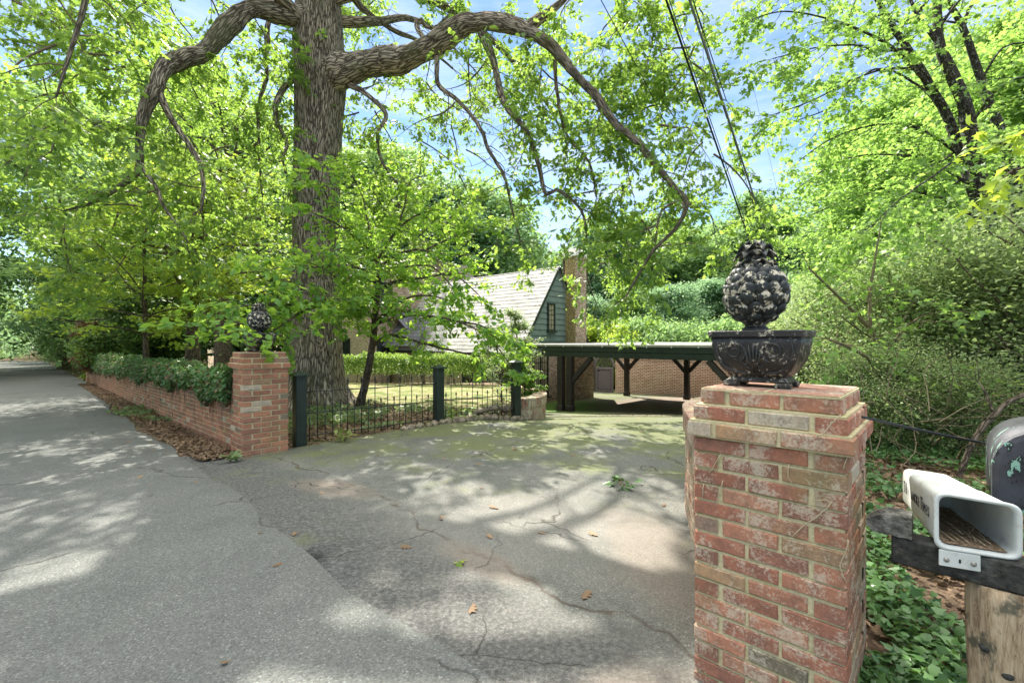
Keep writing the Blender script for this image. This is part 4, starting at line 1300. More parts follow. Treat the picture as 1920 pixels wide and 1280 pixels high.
# drooping outer sprays that fringe the sky between limb and trees
SPR = [(640, 200, 11.5), (690, 270, 11.5), (760, 240, 12), (800, 320, 12.5), (850, 260, 12), (880, 350, 12.5), (700, 60, 12), (780, 150, 12.5), (900, 150, 11), (980, 140, 10.5), (1010, 190, 10), (1090, 60, 9.5), (1150, 100, 9), (1200, 60, 9), (1230, 160, 9), (1180, 200, 9), (1290, 60, 9), (1300, 200, 8.8), (1260, 270, 8.6), (1330, 120, 8.6),
       (1150, 330, 9.2), (1210, 380, 9), (1130, 430, 9.3), (1260, 440, 8.8), (1300, 330, 8.6), (1200, 470, 9), (1160, 520, 9), (420, 60, 10), (360, 40, 9), (300, 60, 8.6), (230, 90, 8), (180, 150, 7.8), (120, 120, 7.6), (60, 170, 7.4), (240, 170, 8), (150, 250, 7.6), (60, 300, 7.4), (330, 330, 8.5), (430, 330, 9.5), (200, 420, 7.8), (110, 430, 7.6), (300, 460, 8.4), (400, 450, 9.5), (450, 250, 10.5), (20, 60, 7.5), (60, 20, 7.6), (150, 30, 8),
       (665, 400, 12.5), (700, 430, 13), (735, 400, 12.5), (770, 430, 13), (800, 400, 13), (690, 480, 14), (740, 490, 14), (650, 520, 14), (720, 540, 14), (760, 560, 14), (670, 580, 14.5), (775, 490, 14), (805, 480, 14), (765, 530, 14), (800, 545, 14), (745, 470, 13.5)]
for (a, b, y) in SPR:
    for q in range(2):
        y += .35 if a > 1000 else (.9 if a < 470 else 0)
        p0 = at(a + rng.normal(0, 25), b - 60 + rng.normal(0, 20), y + rng.normal(0, .4)); pts = [p0]; d = Vector(rng.normal(0, 1, 3)); d.z = -.5; d.normalize()
        for j in range(4):
            d = (d + Vector(rng.normal(0, .3, 3)) + Vector((0, 0, -.12))).normalized(); pts.append(pts[-1] + d * .42)
        p, r = smooth_path(pts, [.022, .018, .014, .009, .004], .15, .1, rng)
        otw.tube(p, r, 5, cap=False)
        dress(OL, otw, p, r, rng, 4.6, (.35, .9), .4, .12, 5, .13, .0, .055, .55, .6)
otw.build('twigs', M['twig'], oak)
o = OL.build('crown', M['oak_leaf'], 'oak', oak, sun_cull)
print('oak leaves', len(o.data.polygons) // 2)

# ------------------------------------------------------------------ the dogwood in front of it
rng = np.random.default_rng(5)
dz = G(-3.35, 10.0)
dog = empty('dogwood_tree', (-3.35, 10.0, dz), 'small slim dogwood with tiered bright green leaves leaning beside the big oak', 'tree')
L = Leaves(); tw = MB(); mb = MB()
DT = [(674, 765, 10.0, 22), (680, 740, 9.9, 15), (693, 680, 9.8, 13), (702, 620, 9.7, 11.5), (704, 590, 9.7, 12), (708, 550, 9.6, 10), (712, 510, 9.6, 9), (706, 488, 9.6, 8)]
p, r = px_path(DT); p, r = smooth_path(p, r, .12, .04, rng); mb.tube(p, r, 12, mod=lambda i, th: 1 + .06 * math.sin(3 * th + i))
DB = [
 ([(703, 605, 9.7, 8), (722, 590, 9.4, 7), (745, 582, 9.0, 6), (800, 592, 8.6, 5), (850, 600, 8.2, 4), (910, 625, 7.9, 3)], .55),
 ([(703, 606, 9.7, 8), (730, 600, 9.5, 6), (780, 590, 9.4, 5), (840, 600, 9.2, 4), (900, 610, 9.0, 3), (955, 640, 8.8, 2)], .5),
 ([(703, 605, 9.7, 7), (692, 585, 9.4, 6), (660, 565, 8.6, 5), (620, 560, 7.8, 4), (575, 580, 7.1, 4), (535, 605, 6.5, 3), (500, 630, 5.9, 2)], .5),
 ([(700, 650, 9.8, 6), (730, 628, 9.7, 6), (780, 640, 9.6, 5), (840, 655, 9.4, 4), (900, 668, 9.2, 3)], .8),
 ([(708, 545, 9.6, 6), (740, 528, 9.4, 5), (800, 520, 9.2, 4), (850, 515, 9.0, 3), (895, 550, 8.8, 2)], .55),
 ([(712, 505, 9.6, 5), (760, 500, 9.2, 4), (810, 500, 9.0, 3), (850, 540, 8.8, 2)], .8),
 ([(704, 600, 9.6, 5), (760, 560, 9.3, 4), (810, 555, 9.1, 3), (860, 570, 8.9, 2)], .8),
 ([(706, 530, 9.6, 5), (670, 520, 9.5, 4), (650, 545, 9.4, 3), (640, 590, 9.3, 2)], .8),
 ([(706, 490, 9.6, 6), (690, 465, 9.4, 5), (665, 445, 9.2, 4), (640, 425, 8.9, 3), (590, 400, 8.4, 2)], .75),
 ([(706, 490, 9.6, 6), (698, 455, 9.6, 5), (690, 420, 9.6, 4), (680, 370, 9.6, 3), (660, 330, 9.5, 2)], .75),
 ([(706, 490, 9.6, 6), (730, 455, 9.5, 5), (745, 430, 9.4, 4), (790, 400, 9.2, 3), (850, 390, 9.0, 2)], .85),
 ([(712, 500, 9.6, 6), (745, 478, 9.3, 5), (780, 468, 9.0, 4), (830, 475, 8.8, 3), (870, 480, 8.6, 2)], .6),
 ([(710, 520, 9.6, 6), (680, 505, 8.8, 5), (640, 500, 8.0, 4), (580, 500, 7.4, 3), (520, 490, 6.9, 2)], .4),
 ([(706, 560, 9.6, 5), (660, 545, 9.2, 4), (630, 520, 9.0, 3), (600, 500, 8.8, 2)], .7),
 ([(745, 430, 9.4, 4), (760, 380, 9.4, 3), (770, 340, 9.4, 2), (800, 330, 9.3, 2)], .85),
 ([(665, 445, 9.2, 4), (620, 380, 8.5, 3), (600, 340, 8.1, 2), (590, 320, 7.9, 2)], .45),
 ([(800, 468, 9.0, 4), (860, 440, 8.9, 3), (900, 430, 8.8, 2)], .75),
 ([(575, 580, 7.1, 3), (530, 570, 6.9, 3), (450, 575, 6.9, 2), (400, 590, 6.7, 2)], .4),
 ([(580, 500, 7.4, 3), (540, 540, 6.8, 3), (520, 570, 6.5, 2)], .35),
 ([(900, 610, 9.0, 3), (940, 660, 8.6, 2), (960, 690, 8.5, 2)], .4),
]
for l, tone in DB:
    p, r = px_path(l); p, r = smooth_path(p, r, .1, .1, rng); mb.tube(p, r, 7)
    dress(L, tw, p, r, rng, 8.0 if l[-1][0] < 800 else 5.5, (.25, .85 if l[-1][0] < 860 else .5), .25, .11, 4, .115, .12, .05, tone + .12, .22, .02)
mb.build('trunk', M['bark'], dog); tw.build('twigs', M['twig'], dog)
o = L.build('crown', M['dogwood_leaf'], 'ovate', dog)
print('dogwood leaves', len(o.data.polygons) // 2)

# ------------------------------------------------------------------ maples on the right
rng = np.random.default_rng(21)
def px_tree(name, base, label, trunks, branches, leafmat, kind, bark, group=None, size=.105, pm=4.5, m=4, droop=.2, flat=.3, tl=(.4, 1.2), culled=True):
    e = empty(name, base, label, 'tree', group)
    L = Leaves(); tw = MB(); mb = MB()
    for l in trunks:
        p, r = px_path(l); p, r = smooth_path(p, r, .14, .03, rng); mb.tube(p, r, 16, mod=lambda i, th: 1 + .06 * math.sin(3 * th + i * .3) + .04 * math.sin(7 * th))
    mb.build('trunk', bark, e)
    for l, tone in branches:
        bm_ = MB(); p, r = px_path(l); p, r = smooth_path(p, r, .12, .1, rng); bm_.tube(p, r, 6)
        dress(L, bm_, p, r, rng, pm, tl, droop, .13, m, size, .12, .07, tone, flat, .0)
        bm_.build('limb', bark, e)
    o = L.build('crown', leafmat, kind, e, sun_cull if culled else None)
    print(name, len(o.data.polygons) // 2)
    return e
b1 = Vector(at(1878, 720, 9.0)); b1.z = G(b1.x, b1.y)
WS = .8
T1 = [(1884, 790, 9.0, 58), (1878, 700, 9.0, 48), (1872, 600, 9.0, 42), (1862, 520, 9.0, 40), (1852, 461, 9.0, 38), (1843, 375, 9.0, 34), (1830, 319, 9.0, 32), (1816, 232, 9.0, 28), (1806, 187, 9.0, 26), (1785, 142, 9.0, 24), (1762, 90, 9.0, 20), (1757, 40, 9.0, 17), (1756, -60, 9.0, 14)]
T1b = [(1852, 440, 9.0, 26), (1815, 330, 9.2, 22), (1778, 222, 9.4, 19), (1751, 176, 9.4, 18), (1732, 142, 9.4, 17), (1702, 94, 9.4, 15), (1664, 36, 9.4, 13), (1640, -10, 9.4, 11), (1600, -80, 9.4, 8)]
T1c = [(1759, 80, 9.0, 12), (1735, 50, 9.0, 9), (1715, 20, 9.0, 7), (1700, -20, 9.0, 5)]
br = [([(1745, 165, 9.3, 9), (1690, 105, 9.0, 8), (1640, 70, 8.7, 6), (1560, 38, 8.4, 4), (1470, 22, 8.2, 3), (1400, 40, 8.1, 2)], .6),
      ([(1700, 92, 9.4, 8), (1650, 95, 9.0, 6), (1600, 85, 8.7, 4), (1530, 90, 8.4, 3), (1450, 110, 8.2, 2)], .6),
      ([(1725, 130, 9.4, 7), (1660, 130, 9.2, 5), (1600, 150, 9.0, 4), (1520, 190, 8.8, 3), (1450, 215, 8.7, 2)], .65),
      ([(1770, 210, 9.4, 7), (1720, 160, 9.4, 5), (1640, 130, 9.6, 4), (1560, 200, 9.8, 3), (1480, 230, 9.8, 2)], .6),
      ([(1800, 290, 9.2, 8), (1720, 240, 9.4, 6), (1640, 235, 9.6, 4), (1560, 260, 9.8, 3), (1500, 300, 9.8, 2)], .75),
      ([(1820, 350, 9.1, 8), (1740, 300, 9.6, 6), (1660, 290, 10, 4), (1580, 300, 10.2, 3), (1500, 350, 10.2, 2)], .8),
      ([(1845, 420, 9.0, 8), (1760, 370, 9.2, 6), (1680, 360, 9.3, 4), (1600, 370, 9.5, 3), (1530, 400, 9.6, 2)], .75),
      ([(1815, 240, 9.0, 7), (1860, 180, 8.6, 5), (1900, 150, 8.2, 4), (1960, 140, 7.8, 3)], .6),
      ([(1830, 330, 9.0, 7), (1800, 300, 8.2, 5), (1750, 330, 7.6, 4), (1680, 380, 7.0, 3), (1640, 420, 6.8, 2)], .7),
      ([(1757, 60, 9.0, 8), (1800, 0, 8.8, 5), (1860, -30, 8.5, 4), (1920, -20, 8.2, 3)], .6),
      ([(1850, 470, 9.0, 6), (1790, 450, 8.6, 5), (1720, 460, 8.2, 4), (1650, 480, 8.0, 3), (1590, 500, 8.0, 2)], .8),
      ([(1858, 500, 9.0, 6), (1900, 470, 8.6, 4), (1950, 480, 8.2, 3)], .7),
      ([(1640, -10, 9.4, 8), (1580, -20, 9.0, 5), (1500, -10, 8.6, 4), (1420, 0, 8.4, 3)], .6),
      ([(1756, -20, 9.0, 8), (1700, 40, 10.5, 5), (1650, 30, 11, 3), (1600, 20, 11.4, 2)], .5),
      ([(1800, 190, 9.0, 6), (1790, 250, 10.2, 5), (1740, 280, 11, 3), (1690, 280, 11.5, 2)], .55),
      ([(1840, 380, 9.0, 6), (1860, 350, 10.5, 5), (1830, 400, 11.5, 3), (1780, 430, 12, 2)], .55)]
px_tree('maple_tree', tuple(b1), 'forked maple with dark pale-lichened trunk at the right edge of the photo', [T1, T1b, T1c], br, M['maple_leaf'], 'maple', M['lichen_bark'], None, .11, 5.2, 4, .2, .25)
b2 = Vector(at(1903, 720, 10.2)); b2.z = G(b2.x, b2.y)
T2 = [(1905, 760, 10.2, 52), (1903, 640, 10.2, 40), (1903, 560, 10.2, 36), (1912, 470, 10.2, 34), (1909, 375, 10.2, 30), (1894, 300, 10.2, 24), (1875, 244, 10.2, 20), (1849, 180, 10.2, 17), (1830, 124, 10.2, 15), (1804, 49, 10.2, 13), (1774, 0, 10.2, 11), (1740, -60, 10.2, 8)]
T2b = [(1806, 60, 10.2, 9), (1815, 20, 10.2, 7), (1850, -20, 10.2, 5)]
br2 = [([(1870, 240, 10.2, 7), (1820, 260, 9.6, 5), (1770, 300, 9.2, 4), (1700, 330, 9.0, 2)], .7), ([(1890, 290, 10.2, 7), (1930, 240, 9.6, 5), (1980, 250, 9.2, 3)], .7),
       ([(1905, 380, 10.2, 7), (1850, 330, 10.6, 5), (1780, 350, 11, 4), (1700, 420, 11.2, 2)], .8), ([(1840, 150, 10.2, 6), (1880, 90, 9.9, 4), (1930, 80, 9.6, 3)], .6),
       ([(1905, 460, 10.2, 6), (1860, 440, 10.8, 4), (1800, 480, 11.2, 3), (1720, 500, 11.4, 2)], .75), ([(1800, 45, 10.2, 6), (1750, 40, 10.6, 4), (1690, 60, 11, 3)], .6)]
px_tree('maple_tree', tuple(b2), 'second dark maple trunk standing behind and to the right of the forked maple', [T2, T2b], br2, M['maple_leaf'], 'maple', M['lichen_bark'], None, .11, 5.0, 4, .2, .25)
# a near spray of maple hanging in from the right edge
b3 = Vector((8.6, 4.2, 0)); b3.z = G(8.6, 4.2)
T3 = [(8.6, 4.2, b3.z), (8.4, 4.3, 2), (8.2, 4.4, 4), (8.4, 4.4, 6.5)]
e = empty('maple_tree', tuple(b3), 'young maple whose bright leaf spray hangs in at the right edge', 'tree')
mb = MB(); p, r = smooth_path([Vector(q) for q in T3], [.12, .10, .08, .05], .2, .03, rng); mb.tube(p, r, 10); mb.build('trunk', M['lichen_bark'], e)
L = Leaves(); tw = MB(); mb = MB()
for l in ([(2300, 60, 4.3, 10), (2100, 200, 4.2, 8), (1980, 290, 4.1, 6), (1900, 320, 4.0, 4)], [(2300, 60, 4.3, 10), (2100, 190, 4.4, 8), (2000, 230, 4.4, 5), (1935, 250, 4.4, 3)]):
    mb = MB(); p, r = px_path(l); p, r = smooth_path(p, r, .1, .1, rng); mb.tube(p, r, 6); dress(L, mb, p, r, rng, 5, (.2, .4), .5, .1, 2, .12, .55, .05, .85, .4); mb.build('limb', M['bark'], e)
L.build('crown', M['lime_leaf'], 'maple', e)

WS = 1.0
# ------------------------------------------------------------------ trees grown by rule
def grow(name, loc, label, seed, H_, cr, z0, tr_, nl, leafmat, kind, size, m, bark='bark', spread=.32, tone=.5, group=None, lean=0.0, nclu=5, flat=.5, cat='tree'):
    """tree of height H_, crown radius cr, lowest limbs at z0; built at its own place"""
    rg = np.random.default_rng(seed)
    e = empty(name, loc, label, cat, group)
    B = Vector((0, 0, 0)); L = Leaves(); mb = MB()
    top = Vector((lean + rg.normal(0, .3), rg.normal(0, .3), H_ * .93))
    tp = [Vector((0, 0, -.4)), Vector((lean * .15, 0, H_ * .25)), Vector((lean * .4 + rg.normal(0, .15), rg.normal(0, .15), H_ * .55)), top]
    p, r = smooth_path(tp, [tr_ * 1.3, tr_ * .85, tr_ * .55, .03], .5, .02, rg)
    mb.tube([q + B for q in p], r, 9)
    for i in range(nl):
        f = (i + rg.random()) / nl; z = z0 + (H_ * .95 - z0) * f ** .85
        k = min(range(len(p)), key=lambda q: abs(p[q].z - z)); s = p[k]
        a = i * 2.4 + rg.normal(0, .4)
        w = cr * (math.sin(math.pi * min(1, .16 + .80 * f ** .8)) ** .65) * rg.uniform(.7, 1.08)
        d = Vector((math.cos(a), math.sin(a), rg.uniform(-.05, .5) + .5 * f)); d.normalize(); q = s.copy(); pts = [q.copy()]
        for j in range(4):
            d = (d + Vector(rg.normal(0, .16, 3))).normalized(); q = q + d * w / 4; pts.append(q.copy())
        rr = list(np.linspace(max(.02, tr_ * .33 * (1 - f * .6)), .008, 5)); pp, r2 = smooth_path(pts, rr, .5, .05, rg)
        mb.tube([x + B for x in pp], r2, 5, cap=False)
        tl_ = tone + rg.normal(0, .12)
        for c in range(nclu):
            g = .35 + .65 * (c + rg.random()) / nclu; idx = min(len(pp) - 1, int(g * len(pp)))
            cc = np.array(pp[idx] + B) + rg.normal(0, 1, 3) * np.array([w, w, w * .6]) * .16
            cluster(L, cc, (d.x * .5, d.y * .5, 0), int(m * rg.uniform(.6, 1.4)), spread * cr / 3.5 * rg.uniform(.7, 1.3), size, tl_ + rg.normal(0, .1), rg, .3, flat)
    q = mb.build('trunk', M[bark], e); q.matrix_parent_inverse = Matrix.Identity(4)
    q = L.build('crown', M[leafmat], kind, e); q.matrix_parent_inverse = Matrix.Identity(4)
    return e

# trees over the garden wall on the left
def g3(x, y): return (x, y, G(x, y))
def gp(px, y): x = (px - 960) / F * y; return g3(x, y)
grow('small_tree', gp(274, 12.2), 'slender tree with yellow-green tiered sprays rising behind the middle of the ivy topped wall', 31, 5.2, 2.6, 1.5, .085, 26, 'lime_leaf', 'maple', .11, 60, spread=.26, tone=.6, nclu=5, flat=.25)
grow('small_tree', gp(362, 13.6), 'stouter dark trunked tree behind the right half of the ivy topped wall', 32, 6.5, 3.0, 2.2, .21, 28, 'lime_leaf', 'maple', .12, 60, spread=.28, tone=.45, nclu=5, flat=.25)
grow('oak_tree', g3(*UV(30, 4.8)), 'leafy tree standing behind the far half of the ivy topped wall', 33, 12.5, 5.4, 1.8, .3, 46, 'oak_leaf', 'oak', .17, 58, spread=.36, tone=.6, nclu=6)
grow('oak_tree', gp(420, 18.5), 'tall tree with its crown filling the view left of the big oak trunk', 34, 12.5, 5.2, 2.4, .3, 42, 'oak_leaf', 'oak', .17, 52, spread=.34, tone=.62, nclu=6)
grow('oak_tree', gp(505, 27), 'tall tree beyond the lawn, seen just left of the big oak trunk', 35, 13.0, 5.0, 2.5, .3, 40, 'far_leaf', 'far', .26, 80, spread=.36, tone=.6, nclu=6)
grow('oak_tree', g3(*UV(14.5, -8.0)), 'roadside tree overhanging the left edge of the road, nearest of its row', 36, 11.5, 5.2, 2.2, .3, 30, 'oak_leaf', 'oak', .16, 70, spread=.34, tone=.55, nclu=6)
V = []
V.append(grow('forest_tree', g3(*UV(44, 5.2)), 'broad tree hanging over the far part of the road', 41, 15, 6.0, 1.2, .32, 60, 'far_leaf', 'far', .30, 80, spread=.36, tone=.62, nclu=6, group='trees lining the road'))
V.append(grow('forest_tree', gp(1130, 42), 'rounded green tree rising just right of the chimney', 42, 13.2, 5.4, .8, .32, 64, 'blue_leaf', 'far', .32, 80, spread=.36, tone=.6, nclu=6, group='trees on the wooded slope behind the house'))
V.append(grow('forest_tree', gp(1420, 46), 'bushy topped tree against the sky behind the pineapple finial', 43, 14.6, 5.4, .8, .3, 66, 'far_leaf', 'far', .32, 84, spread=.33, tone=.5, nclu=6, group='trees on the wooded slope behind the house'))
V.append(grow('forest_tree', gp(1640, 24), 'bright green tree in the thicket between the finial and the maples', 44, 13, 4.6, .6, .2, 64, 'maple_leaf', 'far', .22, 84, spread=.34, tone=.65, nclu=6, group='trees in the right hand wood'))
rp = random.Random(3)
ORD = ['first', 'second', 'third', 'fourth', 'fifth', 'sixth', 'seventh', 'eighth', 'ninth', 'tenth', 'eleventh', 'twelfth']
def row(items, fmt):
    srt = sorted(items, key=lambda q: q[1]); return [q + (fmt % ORD[i],) for i, q in enumerate(srt)]
def place(src, px, y, top, label, grp=None, s0=15.0):
    if grp == S_ and top < 450: top += 42
    x = (px - 960) / F * y; z = G(x, y); h = CAMZ + (640 - top) / F * y - z
    s = h / {0: 15, 1: 13.2, 2: 14.6, 3: 13}[src] * 1.02
    c = copy_tree(V[src], (x, y, z), rp.uniform(0, 6.28), s if s < 1.25 else 1.25, label, s)
    if grp: c['group'] = grp
    return c
S_ = 'trees on the wooded slope behind the house'; RW = 'trees in the right hand wood'; LR = 'trees lining the road'
for (s, px, y, top, lb_) in row(((1, 560, 40, 340), (0, 640, 38, 300), (0, 740, 42, 300), (1, 830, 37, 350), (0, 905, 38, 370), (1, 960, 44, 440)), '%s from the left of the trees rising behind the house roofs'):
    place(s, px, y, top, lb_, 'trees behind the house')
for (s, px, y, top, lb_) in row(((1, 1010, 52, 478), (1, 1070, 46, 440), (2, 1185, 44, 385), (1, 1240, 50, 385), (2, 1300, 43, 405), (1, 1360, 50, 380), (2, 1490, 44, 395), (1, 1455, 56, 372), (1, 1545, 40, 390)), '%s from the left of the tall skyline trees above the carport') + row(((1, 1100, 34, 560), (2, 1180, 33, 545), (1, 1260, 32, 540), (1, 1340, 34, 530), (2, 1420, 32, 540), (1, 1500, 30, 520), (2, 1040, 36, 565)), '%s from the left of the low trees just above the carport roof'):
    place(s, px, y, top, lb_, S_)
for (s, px, y, top, lb_) in row(((3, 1575, 27, 430), (3, 1700, 20, 230), (3, 1790, 22, 150), (3, 1890, 19, 120), (3, 1980, 16, 60), (3, 2080, 18, 0), (0, 1640, 38, 260), (0, 1760, 36, 120), (3, 1870, 30, 60), (3, 1610, 19, 470), (3, 1720, 15, 500), (3, 1820, 14, 480)), '%s from the left of the trees in the wood behind the maples'):
    place(s, px, y, top, lb_, RW)
for (s, px, y, top, lb_) in row(((0, 330, 33, 150), (1, 440, 36, 220), (0, 120, 40, 200), (0, 250, 44, 250), (1, 380, 46, 300)), '%s from the left of the tall trees behind the ivy topped wall'):
    place(s, px, y, top, lb_, 'trees in the left background')
for i in range(13):
    u = 34 + i * 11
    for sd in (1, -1):
        if sd == 1 and u < 44: continue
        v = (3.6 + rp.random() * 2) if sd == 1 else (-5.6 - rp.random() * 1.5)
        x, y = UV(u + rp.uniform(-3, 3), v); s = rp.uniform(.75, 1.0)
        c = copy_tree(V[0] if (i + sd) % 3 else V[1], (x, y, G(x, y)), rp.uniform(0, 6), s, '%s tree from the camera in the %s row of the green tunnel over the road' % ((ORD + ['thirteenth'])[i], 'right' if sd == 1 else 'left')); c['group'] = LR

k_ = 0
for i in range(9):
    u = 185 + i * 24
    for sd in (1, -1):
        x, y = UV(u, 6.0 if sd == 1 else -7.5); s = 1.15 + .03 * i
        c = copy_tree(V[0], (x, y, G(x, y)), rp.uniform(0, 6), s, '%s of the remotest %s hand trees where the road vanishes' % (ORD[i], 'right' if sd == 1 else 'left')); c['group'] = LR
for i, v in enumerate((-34, -22, -12, 8, 18, 30, 44)):
    x, y = UV(415, v); c = copy_tree(V[1], (x, y, G(x, y)), i, 1.6, '%s from the left of the trees closing the end of the road' % ORD[i]); c['group'] = LR
# ------------------------------------------------------------------ painted urns with pineapples
def chip_mat():
    k = N('chipped_black'); P = k.coord('Object')
    n = k.noise(P, 26, 6, .62); n2 = k.noise(P, 90, 4, .7)
    a = k.math('ADD', k.math('MULTIPLY', n, .8), k.math('MULTIPLY', n2, .2))
    m = k.ramp(a, [(.545, 0.0), (.555, 1.0)])
    c = k.mix(m, k.ramp(n2, [(.3, (.010, .012, .012)), (.7, (.035, .042, .040))]), k.ramp(n2, [(.3, (.34, .31, .23)), (.7, (.60, .56, .43))]))
    r = k.mix(m, .42, .9)
    h = k.math('ADD', k.math('MULTIPLY', m, -1.0), k.math('MULTIPLY', n2, .4))
    return k.finish(c, r, k.bump(h, .5, .003), .3)
M['chip'] = chip_mat()
def scuff_mat():
    k = N('scuffed_black'); P = k.coord('Object')
    n = k.noise(P, 60, 6, .75); n2 = k.noise(P, 12, 4, .6)
    a = k.math('ADD', k.math('MULTIPLY', n, .7), k.math('MULTIPLY', n2, .3))
    m = k.ramp(a, [(.552, 0.0), (.58, .9)])
    c = k.mix(m, k.ramp(n2, [(.3, (.010, .010, .010)), (.7, (.035, .033, .030))]), (.46, .42, .32))
    return k.finish(c, k.mix(m, .38, .9), k.bump(n, .6, .004), .45)
M['scuff'] = scuff_mat()
def lb(mb, name, mat, parent):
    q = mb.build(name, mat, parent); q.matrix_parent_inverse = Matrix.Identity(4); return q
X, Y = Vector((1, 0, 0)), Vector((0, 1, 0))
def rrect(hx, hy, r, z, n=5):
    out = []
    for cx, cy, a0 in ((1, 1, 0), (-1, 1, 90), (-1, -1, 180), (1, -1, 270)):
        for i in range(n):
            a = R(a0 + 90 * i / (n - 1)); out.append((cx * (hx - r) + r * math.cos(a), cy * (hy - r) + r * math.sin(a), z))
    return out
def loft(mb, rings, smooth=True, cap=True):
    b = len(mb.v); n = len(rings[0])
    for r in rings: mb.v.extend(r)
    for i in range(len(rings) - 1):
        for k in range(n):
            k2 = (k + 1) % n; mb.face([b + i * n + k, b + i * n + k2, b + (i + 1) * n + k2, b + (i + 1) * n + k], (1, 1, 1), None, smooth)
    if cap:
        mb.face([b + k for k in range(n)][::-1]); mb.face([b + (len(rings) - 1) * n + k for k in range(n)])

def planter():
    e = empty('planter_urn', (0, 0, 0), 'chipped black planter bowl with scrolls standing on the large foreground brick pillar', 'planter', 'black planters on the gate pillars')
    prof = [(0, .125, .082), (.08, .140, .096), (.2, .158, .110), (.4, .180, .126), (.6, .193, .134), (.8, .200, .139), (1.0, .203, .141)]
    z0, z1 = .04, .215
    mb = MB(); loft(mb, [rrect(hx, hy, .016, z0 + (z1 - z0) * t) for t, hx, hy in prof]); lb(mb, 'bowl', M['scuff'], e)
    mb = MB(); loft(mb, [rrect(.205, .143, .02, .213), rrect(.214, .151, .02, .216), rrect(.216, .153, .02, .238), rrect(.212, .149, .02, .242), rrect(.19, .13, .02, .241)], False); lb(mb, 'rim', M['scuff'], e)
    mb = MB(); loft(mb, [rrect(.140, .094, .012, .018), rrect(.143, .097, .012, .024), rrect(.130, .086, .02, .034), rrect(.124, .081, .02, .042)], False)
    for sx in (-1, 1):
        for sy in (-1, 1): mb.box((sx * .118, sy * .076, .009), X, Y, UP, .034, .026, .010, (1, 1, 1), .004)
    lb(mb, 'foot', M['scuff'], e)
    def yd(z):
        t = (z - z0) / (z1 - z0); return -float(np.interp(t, [p[0] for p in prof], [p[2] for p in prof]))
    for sg in (-1, 1):
        mb = MB(); pts = []; rad = []
        for i in range(46):
            a = i / 45 * 2 * math.pi * 1.7; r = .008 + .038 * (i / 45) ** 1.1
            x = sg * (.085 + r * 1.15 * math.cos(a)); z = .150 + r * math.sin(a); pts.append((x, yd(z) - .001, z)); rad.append(.0045 + .004 * i / 45)
        for i in range(10):
            t = (i + 1) / 10; x = sg * (.085 + .0435 * 1.15 * math.cos(1.7 * 2 * math.pi) - (.10) * t * .9); z = .115 - .05 * math.sin(t * 1.4); pts.append((x if abs(x) > .012 else sg * .012, yd(z) - .001, z)); rad.append(.008 - .004 * t)
        mb.tube(pts, rad, 8); lb(mb, 'scroll', M['scuff'], e)
        mb = MB(); pts = [(sg * x, yd(z) - .001, z) for x, z in ((.165, .19), (.172, .16), (.165, .125), (.145, .09), (.11, .068), (.07, .06), (.03, .056))]
        mb.tube(pts, [.003, .007, .009, .009, .008, .007, .004], 8); lb(mb, 'border_scroll', M['scuff'], e)
    mb = MB()
    for a in (-.5, -.25, 0, .25, .5): mb.tube([(0, yd(.06) - .001, .06), (math.sin(a) * .05, yd(.13) - .001, .06 + .06 * math.cos(a)), (math.sin(a) * .085, yd(.18) - .001, .07 + .115 * math.cos(a))], [.004, .009, .004], 7)
    lb(mb, 'palmette', M['scuff'], e)
    return e
def ellip(mb, c, a, b, n, ra, rb, rn, seg=10, rings=6):
    c = Vector(c); base = len(mb.v)
    for i in range(rings + 1):
        ph = math.pi * i / rings - math.pi / 2
        for k in range(seg):
            th = 2 * math.pi * k / seg
            mb.v.append(tuple(c + a * (ra * math.cos(ph) * math.cos(th)) + b * (rb * math.cos(ph) * math.sin(th)) + n * (rn * math.sin(ph))))
    for i in range(rings):
        for k in range(seg):
            k2 = (k + 1) % seg; mb.face([base + i * seg + k, base + i * seg + k2, base + (i + 1) * seg + k2, base + (i + 1) * seg + k], (1, 1, 1), None, True)
